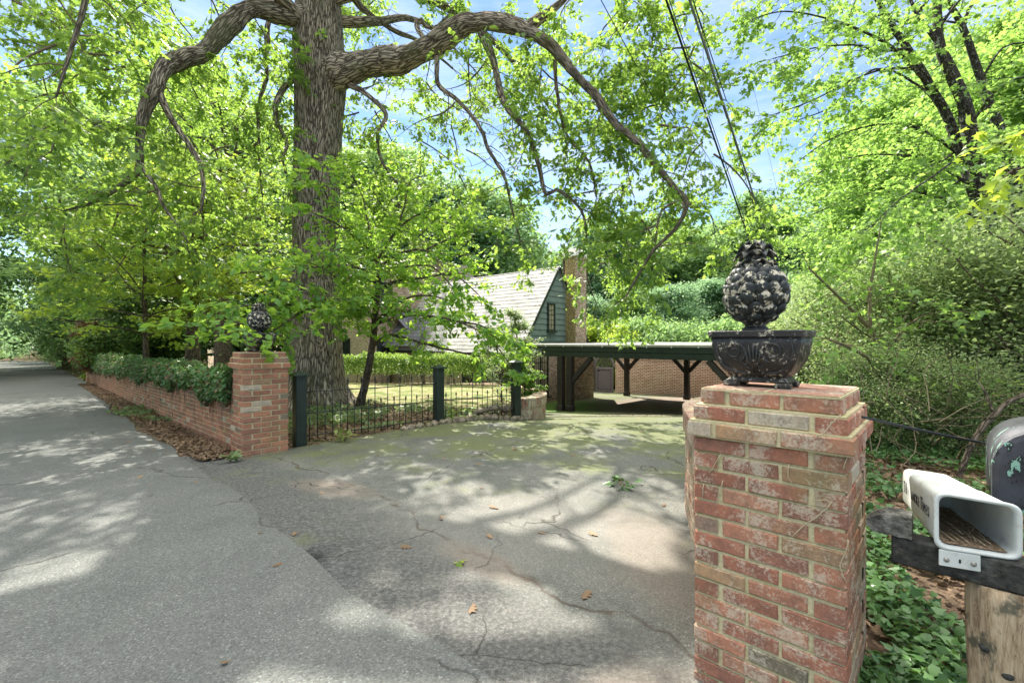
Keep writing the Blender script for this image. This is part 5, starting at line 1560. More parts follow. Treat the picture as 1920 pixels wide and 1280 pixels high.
def pineapple():
    e = empty('pineapple_finial', (0, 0, 0), 'large flaking black pineapple ornament above the foreground pillar', 'ornament', 'pineapples on the gate pillars')
    mb = MB(); C = Vector((0, 0, .170)); Rr = .128
    prof = [(Rr * math.cos(t), C.z + Rr * 1.02 * math.sin(t)) for t in np.linspace(-1.35, 1.35, 18)]
    mb.lathe((0, 0, 0), prof, 40)
    rg = np.random.default_rng(2)
    rows = [(-58, 7), (-36, 11), (-15, 13), (5, 14), (25, 13), (44, 10), (62, 7), (78, 4)]
    for ri, (lat, n) in enumerate(rows):
        for k in range(n):
            la = R(lat + rg.normal(0, 1.5)); lo = 2 * math.pi * (k + .5 * (ri % 2)) / n + rg.normal(0, .03)
            nn = Vector((math.cos(la) * math.cos(lo), math.cos(la) * math.sin(lo), math.sin(la))); t = Vector((-math.sin(lo), math.cos(lo), 0)); b = nn.cross(t)
            nn2 = (nn - b * .30).normalized(); b2 = nn2.cross(t)
            w = 2 * math.pi * Rr * math.cos(la) / n * .60
            ellip(mb, C + nn * (Rr * .99), t, b2, nn2, min(.040, max(.024, w)), .036, .021)
    lb(mb, 'fruit', M['chip'], e)
    mb = MB(); mb.lathe((0, 0, 0), [(.056, .0), (.060, .006), (.056, .014), (.046, .020), (.046, .028), (.062, .042), (.075, .055)], 32); lb(mb, 'collar', M['scuff'], e)
    mb = MB(); mb.lathe((0, 0, 0), [(.05, .290), (.040, .300), (.042, .315), (.05, .33), (.045, .345), (.02, .352)], 24)
    for tier, (nl, r0, z0, rr, zz, w) in enumerate(((7, .03, .300, .100, .006, .030), (7, .028, .318, .096, .026, .030), (6, .02, .332, .080, .044, .028), (4, .01, .340, .045, .050, .022))):
        for k in range(nl):
            a = 2 * math.pi * (k + .5 * (tier % 2)) / nl + rg.normal(0, .07); o = Vector((math.cos(a), math.sin(a), 0)); t = Vector((-math.sin(a), math.cos(a), 0))
            L_ = []
            for i in range(8):
                u = i / 7; r = r0 + (rr - r0) * u; z = z0 + zz * math.sin(u * 2.3) * 1.1 + rg.normal(0, .001)
                hw = w * math.sin(math.pi * min(1, .25 + .75 * u) ) ** .7 if u < .98 else .008
                hw = max(.003, w * (math.sin(math.pi * (.22 + .76 * u))) ** .9)
                ring = []
                for j in range(8):
                    th = 2 * math.pi * j / 8
                    ring.append(tuple(o * r + t * (hw * math.cos(th)) + UP * (z - .022 * max(0, u - .6) / .4 * (tier < 3) + .006 * math.sin(th) + .014 * (math.cos(th) ** 2))))
                L_.append(ring)
            loft(mb, L_)
    lb(mb, 'leaf_crown', M['chip'], e)
    return e
pz = math.atan2(near_u.y, near_u.x)
pl = planter(); pa = pineapple()
pc = Vector((1.105, 2.02, PN_T + .006)); pl.scale = (.87, .85, 1.0); pa.scale = (.92, .92, .98)
pl.location = pc; pl.rotation_euler = (0, 0, pz)
pa.location = pc + Vector((-.025, .0, .240)) ; pa.rotation_euler = (0, 0, .6)
fc = Vector((PF_C.x, PF_C.y, PF_T + .006))
copy_tree(pl, fc, pz, 1.0, 'black planter bowl half hidden by dogwood leaves on the pillar left of the driveway')
copy_tree(pa, fc + Vector((0, 0, .240)), 1.4, 1.0, 'black pineapple ornament on the further brick pillar, partly behind dogwood leaves')

# ------------------------------------------------------------------ mailbox stand
def log_mat():
    k = N('weathered_log'); P = k.coord('Object', (1, 1, .16))
    n = k.noise(P, 62, 7, .75, .5); P2 = k.coord('Object', (1, 1, .6)); n2 = k.noise(P2, 11, 5, .65, .5)
    c = k.ramp(n, [(.35, (.15, .10, .06)), (.5, (.40, .30, .19)), (.7, (.56, .46, .32))])
    c = k.mix(k.ramp(n2, [(.53, 0.0), (.60, .85)]), c, (.075, .075, .055))
    return k.finish(c, .9, k.bump(n, .6, .006), .15)
M['log'] = log_mat()
def old_timber():
    k = N('old_black_timber'); 
    q = k.n.new('ShaderNodeVectorMath'); q.operation = 'DOT_PRODUCT'; g = k.n.new('ShaderNodeNewGeometry').outputs['Position']
    P = k.coord('Object'); mp = k.n.new('ShaderNodeMapping'); mp.inputs['Rotation'].default_value = (0, 0, math.atan2(.688, .725)); mp.inputs['Scale'].default_value = (.12, 1, 1); k.link(g, mp.inputs[0])
    n = k.noise(mp.outputs[0], 60, 5, .7, .3); n2 = k.noise(P, 9, 5, .6)
    c = k.ramp(n, [(.35, (.014, .015, .014)), (.62, (.055, .052, .045)), (.72, (.17, .14, .085))])
    c = k.mix(k.ramp(n2, [(.55, 0.0), (.68, .6)]), c, (.13, .15, .13))
    return k.finish(c, .75, k.bump(n, .8, .006), .3)
M['old_timber'] = old_timber()
def rotten():
    k = N('rotten_timber'); P = k.coord('Object', (.35, .35, 1)); n = k.noise(P, 55, 6, .75, .4); n2 = k.noise(k.coord('Object'), 14, 4, .6)
    c = k.ramp(n, [(.38, (.04, .04, .035)), (.52, (.17, .165, .14)), (.68, (.36, .35, .30))]); c = k.mix(k.ramp(n2, [(.52, 0.0), (.62, .8)]), c, (.045, .045, .042))
    return k.finish(c, .85, k.bump(n, 1, .008), .2)
M['rotten'] = rotten()
bz0, bz1 = .72, .89
BA = Vector((1.33, 1.62, 0)); bd = Vector((.725, -.688, 0))
ms = empty('mailbox_stand', (1.60, 1.50, G(1.6, 1.5)), 'rough log post carrying a rotting black timber beam beside the large brick pillar', 'post')
mb = MB(); lp = [Vector((1.585 + .006 * math.sin(z * 7), 1.475, z)) for z in np.linspace(-.15, bz0 - .002, 22)]
mb.tube(lp, [.080 - .004 * i / 22 for i in range(22)], 28, mod=lambda i, th: 1 + .05 * math.sin(2 * th + .5 + i * .05) + .03 * math.sin(5 * th + i * .2) + .015 * math.sin(11 * th)); mb.build('post', M['log'], ms)
mb = MB()
for (a, z) in ((-2.2, .46), (-1.9, .36), (-2.9, .52), (-2.3, .2)):
    nn = Vector((math.cos(a), math.sin(a), 0)); ellip(mb, Vector((1.585, 1.475, z)) + nn * .074, Vector((-nn.y, nn.x, 0)), UP, nn, .016, .012, .010)
mb.build('knot', M['old_timber'], ms)['kind'] = 'stuff'
mb = MB(); c = BA + bd * .60 + N_ * .045; mb.box((c.x, c.y, bz0 + .047), bd, N_, UP, .585, .045, .047, (1, 1, 1), .006); mb.build('lower_beam', M['old_timber'], ms)
mb = MB()
ring = []
rg = np.random.default_rng(9)
for i in range(8):
    s = -.055 + .125 * (i / 7); top = bz1 - (.035 * (1 - min(1, i / 3)) if i < 3 else 0) + rg.normal(0, .002); low = bz0 + .096
    w0 = -.004 + rg.normal(0, .002); w1 = .088 + rg.normal(0, .002); sk = .0 if i else .02
    p = BA + bd * s
    ring.append([tuple(p + N_ * w0 + UP * (low + sk)), tuple(p + N_ * w0 + UP * top), tuple(p + N_ * (w0 + w1) / 2 + UP * (top + .006)), tuple(p + N_ * w1 + UP * top), tuple(p + N_ * w1 + UP * (low + sk))])
loft(mb, ring, False); mb.build('upper_beam', M['rotten'], ms)
mb = MB(); p = BA + bd * .36 + N_ * -.003; ellip(mb, (p.x, p.y, bz0 + .045), bd, UP, -N_, .011, .011, .006); mb.build('bolt_head', M['steel'], ms)
mb = MB(); c = BA + bd * .62 + N_ * .30; mb.box((c.x, c.y, bz1 - .018), bd, N_, UP, .15, .26, .016, (1, 1, 1), .004); mb.build('mounting_board', M['old_timber'], ms)

# newspaper box: white plastic tube lying askew on the beam
nb = empty('newspaper_box', (1.55, 1.7, .86), 'open ended white plastic newspaper box lying askew on the black beam', 'newspaper box')
Fc = [Vector(p) for p in ((1.40, 1.50, .828), (1.585, 1.425, .822), (1.577, 1.42, .985), (1.40, 1.50, 1.00))]
Bc = [Vector(p) for p in ((1.69, 1.97, .80), (1.835, 1.90, .80), (1.827, 1.895, .945), (1.69, 1.97, .955))]
def rq(c, r, n=6, grow=0.0):
    """rounded ring inside the quad c"""
    cen = sum(c, Vector()) / 4; out = []
    for i in range(4):
        p = c[i] + (c[i] - cen).normalized() * grow; a = (c[i - 1] - c[i]).normalized(); b = (c[(i + 1) % 4] - c[i]).normalized()
        p0, p1 = p + a * r, p + b * r
        for k in range(n):
            t = k / (n - 1); out.append(tuple(p0 * (1 - t) ** 2 + p * (2 * t * (1 - t)) + p1 * t ** 2))
    return out
lerpc = lambda t: [a.lerp(b, t) for a, b in zip(Fc, Bc)]
rings = [rq(lerpc(t), .03, 6, g) for t, g in ((.985, -.02), (1.0, -.008), (1.0, 0), (.97, .004))] 
rings = [rq(lerpc(1.0), .03, 6, -.02), rq(lerpc(.985), .03, 6, 0)] + [rq(lerpc(t), .03) for t in (.8, .6, .4)] + [rq(lerpc(.38), .03, 6, .003)] + [rq(lerpc(t), .03, 6, .003) for t in (.25, .1, .03)] + [rq(lerpc(.012), .034, 6, .010), rq(lerpc(-.012), .034, 6, .012), rq(lerpc(-.02), .034, 6, .004), rq(lerpc(-.01), .03, 6, -.006), rq(lerpc(.03), .028, 6, -.008)] + [rq(lerpc(t), .026, 6, -.010) for t in (.3, .6, .96)]
mb = MB(); loft(mb, rings, True, False); n = 24; b = len(mb.v)
mb.face([k for k in range(n)][::-1]); mb.face([len(rings) * n - n + k for k in range(n)])
def nb_mat():
    k = N('news_plastic'); P = k.coord('Object'); n = k.noise(P, 22, 6, .65); n2 = k.noise(P, 5, 4, .6)
    c = k.ramp(n2, [(.35, (.66, .68, .64)), (.65, (.50, .52, .48))])
    c = k.mix(k.ramp(n, [(.56, 0.0), (.72, .55)]), c, (.30, .27, .22))
    return k.finish(c, .42, k.bump(n, .1, .002), .4)
M['news'] = nb_mat(); mb.build('shell', M['news'], nb)
# dirt and dead stalks on its floor
mb = MB(); q = [lerpc(t) for t in (.02, .3, .6, .93)]
for a, c in zip(q[:-1], q[1:]):
    ins = lambda u, t: u.lerp(t, .10)
    quad(mb, ins(a[0], a[1]) + UP * .0095, ins(a[1], a[0]) + UP * .0095, ins(c[1], c[0]) + UP * .012, ins(c[0], c[1]) + UP * .012)
kd = N('box_dirt'); P = kd.coord('Object'); nd = kd.noise(P, 60, 6, .8)
M['dirt'] = kd.finish(kd.ramp(nd, [(.38, (.14, .08, .045)), (.52, (.38, .27, .17)), (.66, (.62, .52, .38))]), .95, kd.bump(nd, 1, .01), .1)
mb.build('dirt_layer', M['dirt'], nb)
mb = MB(); rg = np.random.default_rng(4)
for i in range(26):
    t = rg.uniform(.03, .8); s = rg.uniform(.2, .8); c = lerpc(t); p = c[0].lerp(c[1], s) + UP * .018; d = (Bc[0] - Fc[0]).normalized() + Vector(rg.normal(0, .35, 3)); d.z = rg.uniform(-.05, .05); L_ = rg.uniform(.03, .09) if i > 2 else .26
    if i <= 2: p = lerpc(.05)[0].lerp(lerpc(.05)[1], .25 + .2 * i) + UP * .018; d = (Bc[0] - Fc[0]).normalized() - bd * .15
    mb.tube([p, p + d.normalized() * L_ * .5 + UP * .002, p + d.normalized() * L_], [.0018, .0016, .001], 4)
ks_ = N('straw').finish((.42, .34, .22), .8); M['straw'] = ks_; mb.build('straw', ks_, nb)['kind'] = 'stuff'
# mounting flange with three holes
fu = (Fc[1] - Fc[0]).normalized(); fn = fu.cross(UP).normalized(); 
if fn.y > 0: fn = -fn
c0 = Fc[0] + fu * .055 - UP * .034 + fn * .006
mb = MB(); mb.box(c0, fu, fn, UP, .052, .003, .026, (1, 1, 1), .002); mb.build('mounting_flange', M['news'], nb)
for s in (-.034, .034):
    mb = MB(); ellip(mb, c0 + fu * s + fn * .004 - UP * .004, fu, UP, fn, .008, .008, .004); mb.build('screw', M['steel'], nb)
mb = MB(); mb.box(c0 + fn * .0035 - UP * .002, fu, fn, UP, .0025, .001, .006); mb.build('slot', M['cable'], nb)
# lettering along the left flank, partly scuffed away between its first and second words
def lettering(txt, size, o, u, w, parent, name, mat, sx=1.0, extr=.0006):
    cu = bpy.data.curves.new(name, 'FONT'); cu.body = txt; cu.size = size; cu.extrude = extr
    t = bpy.data.objects.new(name, cu); COL.objects.link(t); bpy.context.view_layer.update()
    me = bpy.data.meshes.new_from_object(t.evaluated_get(bpy.context.evaluated_depsgraph_get())); bpy.data.objects.remove(t)
    n = u.cross(w)
    for v in me.vertices: v.co = Vector(o) + u * (v.co.x * sx) + w * v.co.y + n * v.co.z
    me.materials.clear(); me.materials.append(mat); q = bpy.data.objects.new(name, me); COL.objects.link(q); q.parent = parent; q.matrix_parent_inverse = Matrix.Translation(-Vector(parent.location)); return q
def side(t, h):
    """point on the left flank: t from back to front, h up"""
    c = lerpc(1 - t); return c[0].lerp(c[3], h)
su = (side(1, .5) - side(0, .5)).normalized(); sw = (Fc[3] - Fc[0]).normalized(); sn = su.cross(sw).normalized(); sw = sn.cross(su)
def flank_text(txt, t, h, size, sx):
    p = side(t, h) + sn * .0052; return lettering(txt, size, p, su, sw, nb, 'lettering', M['letter'], sx)
x = .06
for txt, sz, adv in (('T', .066, .036), ('H', .050, .036), ('E', .050, .052), ):
    if txt != 'E': flank_text(txt, x / .552, .42, sz, .75)
    x += adv
x = .205
for ch_, sz in (('A', .05), ('N', .05), ('O', .05), ('K', .05), ('E', .05), (' ', .05), ('T', .066), ('I', .05), ('M', .05), ('E', .05), ('S', .05)):
    if ch_ != ' ': flank_text(ch_, x / .552, .42, sz, .72)
    x += {'I': .013, ' ': .012, 'M': .036, 'T': .030}.get(ch_, .0275)

# mailbox
mbx = empty('mailbox', (1.95, 1.75, bz1), 'arched metal mailbox with blistered black and green paint at the right edge', 'mailbox')
def mail_mat():
    k = N('blistered_paint'); P = k.coord('Object'); Ps = k.coord('Object', (1, 1, .45))
    n = k.noise(Ps, 20, 6, .6, .5); n2 = k.noise(P, 70, 5, .7)
    base = k.ramp(k.noise(P, 5, 3, .5), [(.35, (.012, .013, .017)), (.65, (.055, .058, .07))])
    a = k.math('ADD', k.math('MULTIPLY', n, .85), k.math('MULTIPLY', n2, .15))
    c = k.mix(k.ramp(a, [(.56, 0.0), (.57, 1.0)]), base, (.006, .006, .006))
    c = k.mix(k.ramp(a, [(.595, 0.0), (.605, 1.0)]), c, (.20, .36, .29))
    c = k.mix(k.ramp(a, [(.66, 0.0), (.67, 1.0)]), c, (.42, .40, .38))
    return k.finish(c, .6, k.bump(a, .9, .006), .35)
M['mail'] = mail_mat()
mo = Vector((1.76, 1.66, bz1 + .002)); mw, mh, ml = .28, .29, .50
def arch(w, h, n=14):
    r = w / 2; pts = [(-r, 0), (-r, h - r)]
    for i in range(1, n): a = math.pi - math.pi * i / n; pts.append((r * math.cos(a), h - r + r * math.sin(a)))
    return pts + [(r, h - r), (r, 0)]
def ar(w, h, v, dz=0): 
    c = mo + bd * (mw / 2) + N_ * v; return [tuple(c + bd * a + UP * (b + dz)) for a, b in arch(w, h)]
mb = MB(); loft(mb, [ar(mw, mh, .02), ar(mw, mh, ml)], True); mb.build('body', M['mail'], mbx)
mb = MB(); loft(mb, [ar(mw - .02, mh - .012, -.006, .002), ar(mw + .012, mh + .007, 0), ar(mw + .016, mh + .009, .006), ar(mw + .016, mh + .009, .028), ar(mw + .004, mh + .002, .032)], False); mb.build('door', M['mail'], mbx)
mb = MB(); c = mo + bd * (mw / 2) - N_ * .014; mb.box((c.x, c.y, bz1 + mh - .055), bd, N_, UP, .018, .010, .022, (1, 1, 1), .004); mb.build('door_latch', M['mail'], mbx)
mb = MB(); c = mo + bd * (mw + .010) + N_ * .18; mb.tube([c + UP * .12, c + UP * .12 + N_ * .16], [.006, .006], 6); mb.box(c + UP * .15 + N_ * .03, N_, bd, UP, .035, .003, .035); mb.build('flag', M['steel'], mbx)

# ------------------------------------------------------------------ wires
def wire(path, r, mat, label, cat='wire', group=None, sag=0.0, name='overhead_wire'):
    a, b = Vector(path[0]), Vector(path[-1]); pts = []
    for t in np.linspace(0, 1, 24): pts.append(a.lerp(b, t) - UP * (sag * 4 * t * (1 - t)))
    mb = MB(); mb.tube(pts, [r] * 24, 6); return thing1(mb, name, mat, label, cat, group)
W_ = 'overhead wires crossing the sky'
wire([at(1228, -60, 5.5), at(1409, 462, 10)], .015, M['cable'], 'thickest black overhead wire, running down the sky to the top of the pineapple', 'wire', W_)
wire([at(1234, -60, 5.6), at(1413, 462, 10)], .007, M['cable_grey'], 'thin grey wire hugging the thickest black overhead wire', 'wire', W_)
wire([at(1273, -60, 5.5), at(1456, 500, 10.5)], .016, M['cable_grey'], 'grey overhead wire passing just right of the pineapple crown', 'wire', W_)
wire([at(1279, -60, 5.4), at(1362, 190, 7.5)], .008, M['cable'], 'short black strand twisted beside the right hand grey wire', 'wire', W_)
wire([at(1290, -30, 6.0), at(1452, 520, 11)], .005, M['cable'], 'thin black wire between the two heavy overhead wires', 'wire', W_)
wire([at(1105, -40, 6.5), at(1215, 165, 8.5)], .007, M['cable'], 'thin black wire crossing the oak leaves above the right limb', 'wire', W_)
wire([at(1215, 165, 8.5), at(1400, 545, 13)], .006, M['cable'], 'lower run of the thin wire slanting down behind the oak leaves', 'wire', W_)
wire([at(1400, 110, 12), at(1462, 380, 16)], .004, M['cable_grey'], 'faint hair thin wire alone against the blue sky', 'wire', W_)
wire([at(1560, 768, 1.80), at(1960, 850, 2.15)], .006, M['cable'], 'black cable stretched from the large brick pillar towards the mailbox', 'cable', None, .01, 'cable')
# dead vine tendrils clinging to the big pillar
vt = empty('dead_vine', (1.1, 1.7, .4), 'dry pale vine stems clinging to the front of the large brick pillar', 'vine')
def pf_pt(px, py, off=.004):
    """point on the road face of the big pillar"""
    o = Vector((.79, 1.975, 0)); d = Vector(((px - 960) / F, 1, -(py - 640) / F)); t = o.dot(N_) / d.dot(N_); p = d * t; p.z += CAMZ
    return p - N_ * off
for l in ([(1578, 775), (1560, 795), (1545, 810), (1536, 815)], [(1536, 812), (1530, 835), (1534, 842)], [(1604, 845), (1590, 855), (1582, 880)], [(1560, 940), (1540, 960), (1520, 975), (1500, 990), (1485, 1006)], [(1590, 1010), (1584, 1040), (1575, 1060), (1588, 1092)], [(1540, 815), (1546, 830), (1548, 840)], [(1352, 850), (1342, 870), (1330, 885)], [(1356, 900), (1350, 925), (1342, 948)], [(1560, 942), (1548, 936), (1530, 938)], [(1320, 905), (1318, 930)], [(1480, 870), (1478, 892), (1486, 905)]):
    p = [pf_pt(a, b, .006 if b > 820 else .03) for a, b in l]; mb = MB(); q, r = smooth_path(p, [.0022] * len(p), .02, .6, RNG); mb.tube(q, r, 5); mb.build('tendril', M['straw'], vt)
# ------------------------------------------------------------------ low planting
def area_leaves(name, mat, kind, label, cat, sampler, n, size, tone=.5, hz=.03, seed=1, flat=True, kindtag=None, jit=.35, thing=True, up=None):
    rg = np.random.default_rng(seed); P = []; 
    while len(P) < n:
        q = sampler(rg)
        if q is None: continue
        P.append(q)
    P = np.array(P); d = rg.normal(0, 1, (n, 3)); d[:, 2] = rg.normal(0, jit, n) if up is None else up
    nr = rg.normal(0, jit, (n, 3)) + np.array([0, 0, 1.0])
    t = tone + .22 * np.sin(P[:, 0] * 2.1 + P[:, 1] * 1.3) * np.cos(P[:, 0] * .9 - P[:, 1] * 2.7)
    c = P.mean(0)
    o = leaf_mesh(name, M[mat], P, nrm(d), nr, size * rg.uniform(.55, 1.3, n), t, kind, None, rg, tuple(c))
    tag(o, label, cat, None, kindtag); return o

# ivy heaped along the top of the garden wall
iv = empty('wall_ivy', (*UV(18, 1.9), wall_top(11)), 'thick shaggy ivy heaped along the whole top of the long brick wall', 'ivy')
rg = np.random.default_rng(77); Li = Leaves(); n = 36000
s = 22.0 * rg.random(n) ** 1.45
edge = .05 + .07 * np.sin(s * 1.9) + .08 * np.sin(s * 5.3 + 1) + .05 * np.sin(s * 11.0) + .08 * np.exp(-((s - .9) / .7) ** 2)
top = .25 + .020 * s + .06 * np.sin(s * 1.3 + 2) + .05 * np.sin(s * 4.1)
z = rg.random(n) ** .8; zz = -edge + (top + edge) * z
bul = .16 + .10 * np.sqrt(np.clip(1 - ((zz - .02) / .34) ** 2, 0, 1))
side_ = rg.random(n); vv = np.where(side_ < .62, -bul * rg.uniform(.75, 1.15, n), rg.uniform(-1, 1.3, n) * bul); zz = np.where(side_ < .62, zz, np.where(zz < .0, top * rg.uniform(.5, 1.0, n), zz))
base = np.array([WA.x, WA.y, 0]); P = base + s[:, None] * np.array(D_) + (vv + .13)[:, None] * np.array(N_); P[:, 2] = .86 - .60 * s / 22.3 + zz
d = rg.normal(0, .6, (n, 3)) + np.array([0, 0, -.7]) - np.array(N_) * .3
nr = rg.normal(0, .5, (n, 3)) - np.array(N_) * .7 + np.array([0, 0, .6])
dead = zz < -.12
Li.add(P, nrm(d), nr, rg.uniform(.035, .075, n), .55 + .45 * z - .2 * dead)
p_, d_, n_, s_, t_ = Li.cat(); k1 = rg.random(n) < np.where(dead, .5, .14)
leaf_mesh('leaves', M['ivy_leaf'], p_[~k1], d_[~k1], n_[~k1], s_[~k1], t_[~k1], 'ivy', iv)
leaf_mesh('dead_leaves', M['brown_leaf'], p_[k1], d_[k1], n_[k1], s_[k1], t_[k1], 'ivy', iv)
mb = MB()
for i in range(150):
    s0 = rg.random() ** 1.4 * 20; v = -.10 - rg.random() * .1; z0 = wall_top(s0) + .1; p = WA + D_ * s0 + N_ * (v + .13) + UP * z0; L_ = rg.uniform(.25, .62) * (1.2 if s0 < 2 else 1); q = [p]
    for j in range(4): p = p + UP * (-L_ / 4) + D_ * rg.normal(0, .03) - N_ * rg.normal(0, .012); q.append(p)
    mb.tube(q, [.005, .004, .004, .003, .002], 4, cap=False)
mb.build('stems', M['stem'], iv)['kind'] = 'stuff'

# leaf litter strip between wall and road, bed behind the fence, right bank
def strip(rg):
    u = 6.4 + 21 * rg.random() ** 1.3; v = 1.36 + .46 * rg.random(); x, y = UV(u, v); return (x, y, G(x, y) + .035 + .03 * rg.random())
area_leaves('leaf_litter', 'brown_leaf', 'ivy', 'strip of dead brown leaves between the road edge and the long brick wall', 'leaf litter', strip, 9000, .048, .6, seed=3, kindtag='stuff')
BED = [(-3.3, 6.5), (-2.7, 6.7), (-1.3, 8.2), (.05, 9.1), (-.1, 9.6), (-2.6, 9.9), (-3.6, 11.2), (-9, 11.4), (-9, 10), (-5, 7.6)]
def inbed(rg):
    x, y = rg.uniform(-9, .2), rg.uniform(6.3, 11.4); return (x, y, G(x, y) + .025 + .03 * rg.random()) if inside((x, y), BED) and not (math.hypot(x + 4.64, y - 10.75) < .7) else None
area_leaves('leaf_litter', 'brown_leaf', 'oak', 'dead brown oak leaves scattered in the bed behind the iron fence', 'leaf litter', inbed, 4200, .085, .62, seed=4, kindtag='stuff')
def bank(rg):
    x = 1.4 + 7.5 * rg.random() ** 1.8; y = .5 + 8 * rg.random() ** 1.4; return (x, y, G(x, y) + .03 + .04 * rg.random()) if x > 1.25 + .25 * y * (y > 2) else None
area_leaves('leaf_litter', 'brown_leaf', 'oak', 'brown dead leaves covering the bank below the mailbox', 'leaf litter', bank, 15000, .078, .62, seed=5, kindtag='stuff')
def ivyg(rg):
    x = 1.35 + 6.5 * rg.random() ** 1.8; y = .5 + 7.5 * rg.random() ** 1.3
    if x < 1.25 + .25 * y * (y > 2): return None
    f = math.sin(x * 2.3 + 1.1 * math.sin(y * 1.7)) * math.cos(y * 2.1 + x * .6) + .35 * math.sin(x * 7 + y * 5)
    if f < -.55 + .55 * rg.random() and not (x < 1.5 + .30 * y and rg.random() < .93): return None
    return (x, y, G(x, y) + .05 + .09 * rg.random())
area_leaves('ivy_ground_cover', 'ivy_leaf', 'ivy', 'glossy green ivy creeping over the bank below the mailbox', 'ivy', ivyg, 40000, .052, .8, seed=6, kindtag='stuff', jit=.45)
def ivyb(rg):
    q = inbed(rg)
    if q is None: return None
    f = math.sin(q[0] * 3 + 1) * math.cos(q[1] * 2.6)
    return (q[0], q[1], q[2] + .05) if f > -.1 + .4 * rg.random() or math.hypot(q[0] + 3.6, q[1] - 8.8) < 1.2 else None
area_leaves('ground_cover', 'pale_leaf', 'ivy', 'low grey-green ground cover round the foot of the big oak', 'ground cover', ivyb, 2600, .085, .3, seed=7, kindtag='stuff', jit=.5)
LW = [(-9, 11.2), (-3.5, 10.9), (-2.4, 9.8), (-.9, 9.3), (-.2, 9.9), (.0, 11.2), (-.05, 14.9), (-2, 15.6), (-9, 17.2)]
def lawn_(rg):
    x, y = rg.uniform(-9, .1), rg.uniform(9.2, 17.2); return (x, y, G(x, y) + .012) if inside((x, y), LW) else None
area_leaves('grass', 'grass_blade', 'blade', 'patchy sunlit lawn grass between the fence and the clipped hedge', 'grass', lawn_, 16000, .055, .6, seed=8, kindtag='stuff', up=2.2)
def drl(rg):
    x, y = rg.uniform(-3, 6), rg.uniform(2, 12); return (x, y, G(x, y) + .03) if inside((x, y), DRIVE) else None
area_leaves('leaf_litter', 'brown_leaf', 'oak', 'few stray dry leaves lying about the driveway', 'leaf litter', drl, 90, .09, .75, seed=9, kindtag='stuff', jit=.15)
def rdl(rg):
    u = rg.uniform(2, 26); v = rg.uniform(.6, 1.3); x, y = UV(u, v); return (x, y, G(x, y) + .045)
area_leaves('leaf_litter', 'brown_leaf', 'oak', 'few stray dry leaves lying along the road edge', 'leaf litter', rdl, 50, .07, .5, seed=10, kindtag='stuff', jit=.15)

def sprig(name, x, y, label, n=9, size=.11, h=.06, mat='lime_leaf', kind='ovate', grp=None, tone=.5, rad=.09):
    e = empty(name, (x, y, G(x, y)), label, 'plant', grp); rg = np.random.default_rng(int(abs(x * 100) + abs(y * 37))); L = Leaves(); mb = MB(); b = Vector((x, y, G(x, y) + .015))
    for i in range(n):
        a = rg.uniform(0, 6.28); t = b + Vector((math.cos(a) * rad * rg.uniform(.3, 1), math.sin(a) * rad * rg.uniform(.3, 1), h * rg.uniform(.5, 1.3)))
        mb.tube([b, b.lerp(t, .5) + UP * .01, t], [.003, .002, .0015], 4, cap=False)
        cluster(L, t, (math.cos(a), math.sin(a), .1), 2, .01, size, tone, rg, .2)
    mb.build('stems', M['stem'], e); L.build('leaves', M[mat], kind, e); return e
sprig('leafy_sprig', 1.09, 4.52, 'fresh green leafy sprig lying alone on the driveway', 12, .10, .04, 'ivy_leaf', 'oak', tone=.9, rad=.16)
sprig('weed', -.31, 2.95, 'tiny weed growing from the crack in the middle of the driveway', 4, .035, .03, 'lime_leaf', 'ovate', rad=.03)
sprig('weed', -2.42, 6.55, 'feathery bright weed at the foot of the fence near its first post', 22, .07, .16, 'grass_blade', 'ovate', tone=.8, rad=.14)
sprig('weed', -1.0, 8.15, 'broad leaved weed among the rocks beneath the middle fence post', 7, .12, .16, 'lime_leaf', 'ovate', rad=.06)
sprig('weed', -.80, 8.35, 'second broad leaved weed among the rocks right of the middle fence post', 7, .11, .2, 'lime_leaf', 'ovate', rad=.06)
sprig('weed', .93, 1.45, 'weed at the foot of the large brick pillar', 10, .06, .05, 'lime_leaf', 'ovate', rad=.07)
sprig('weed', -3.38, 5.45, 'weed and dry leaves at the roadside foot of the further pillar', 12, .08, .09, 'pale_leaf', 'ivy', rad=.10)

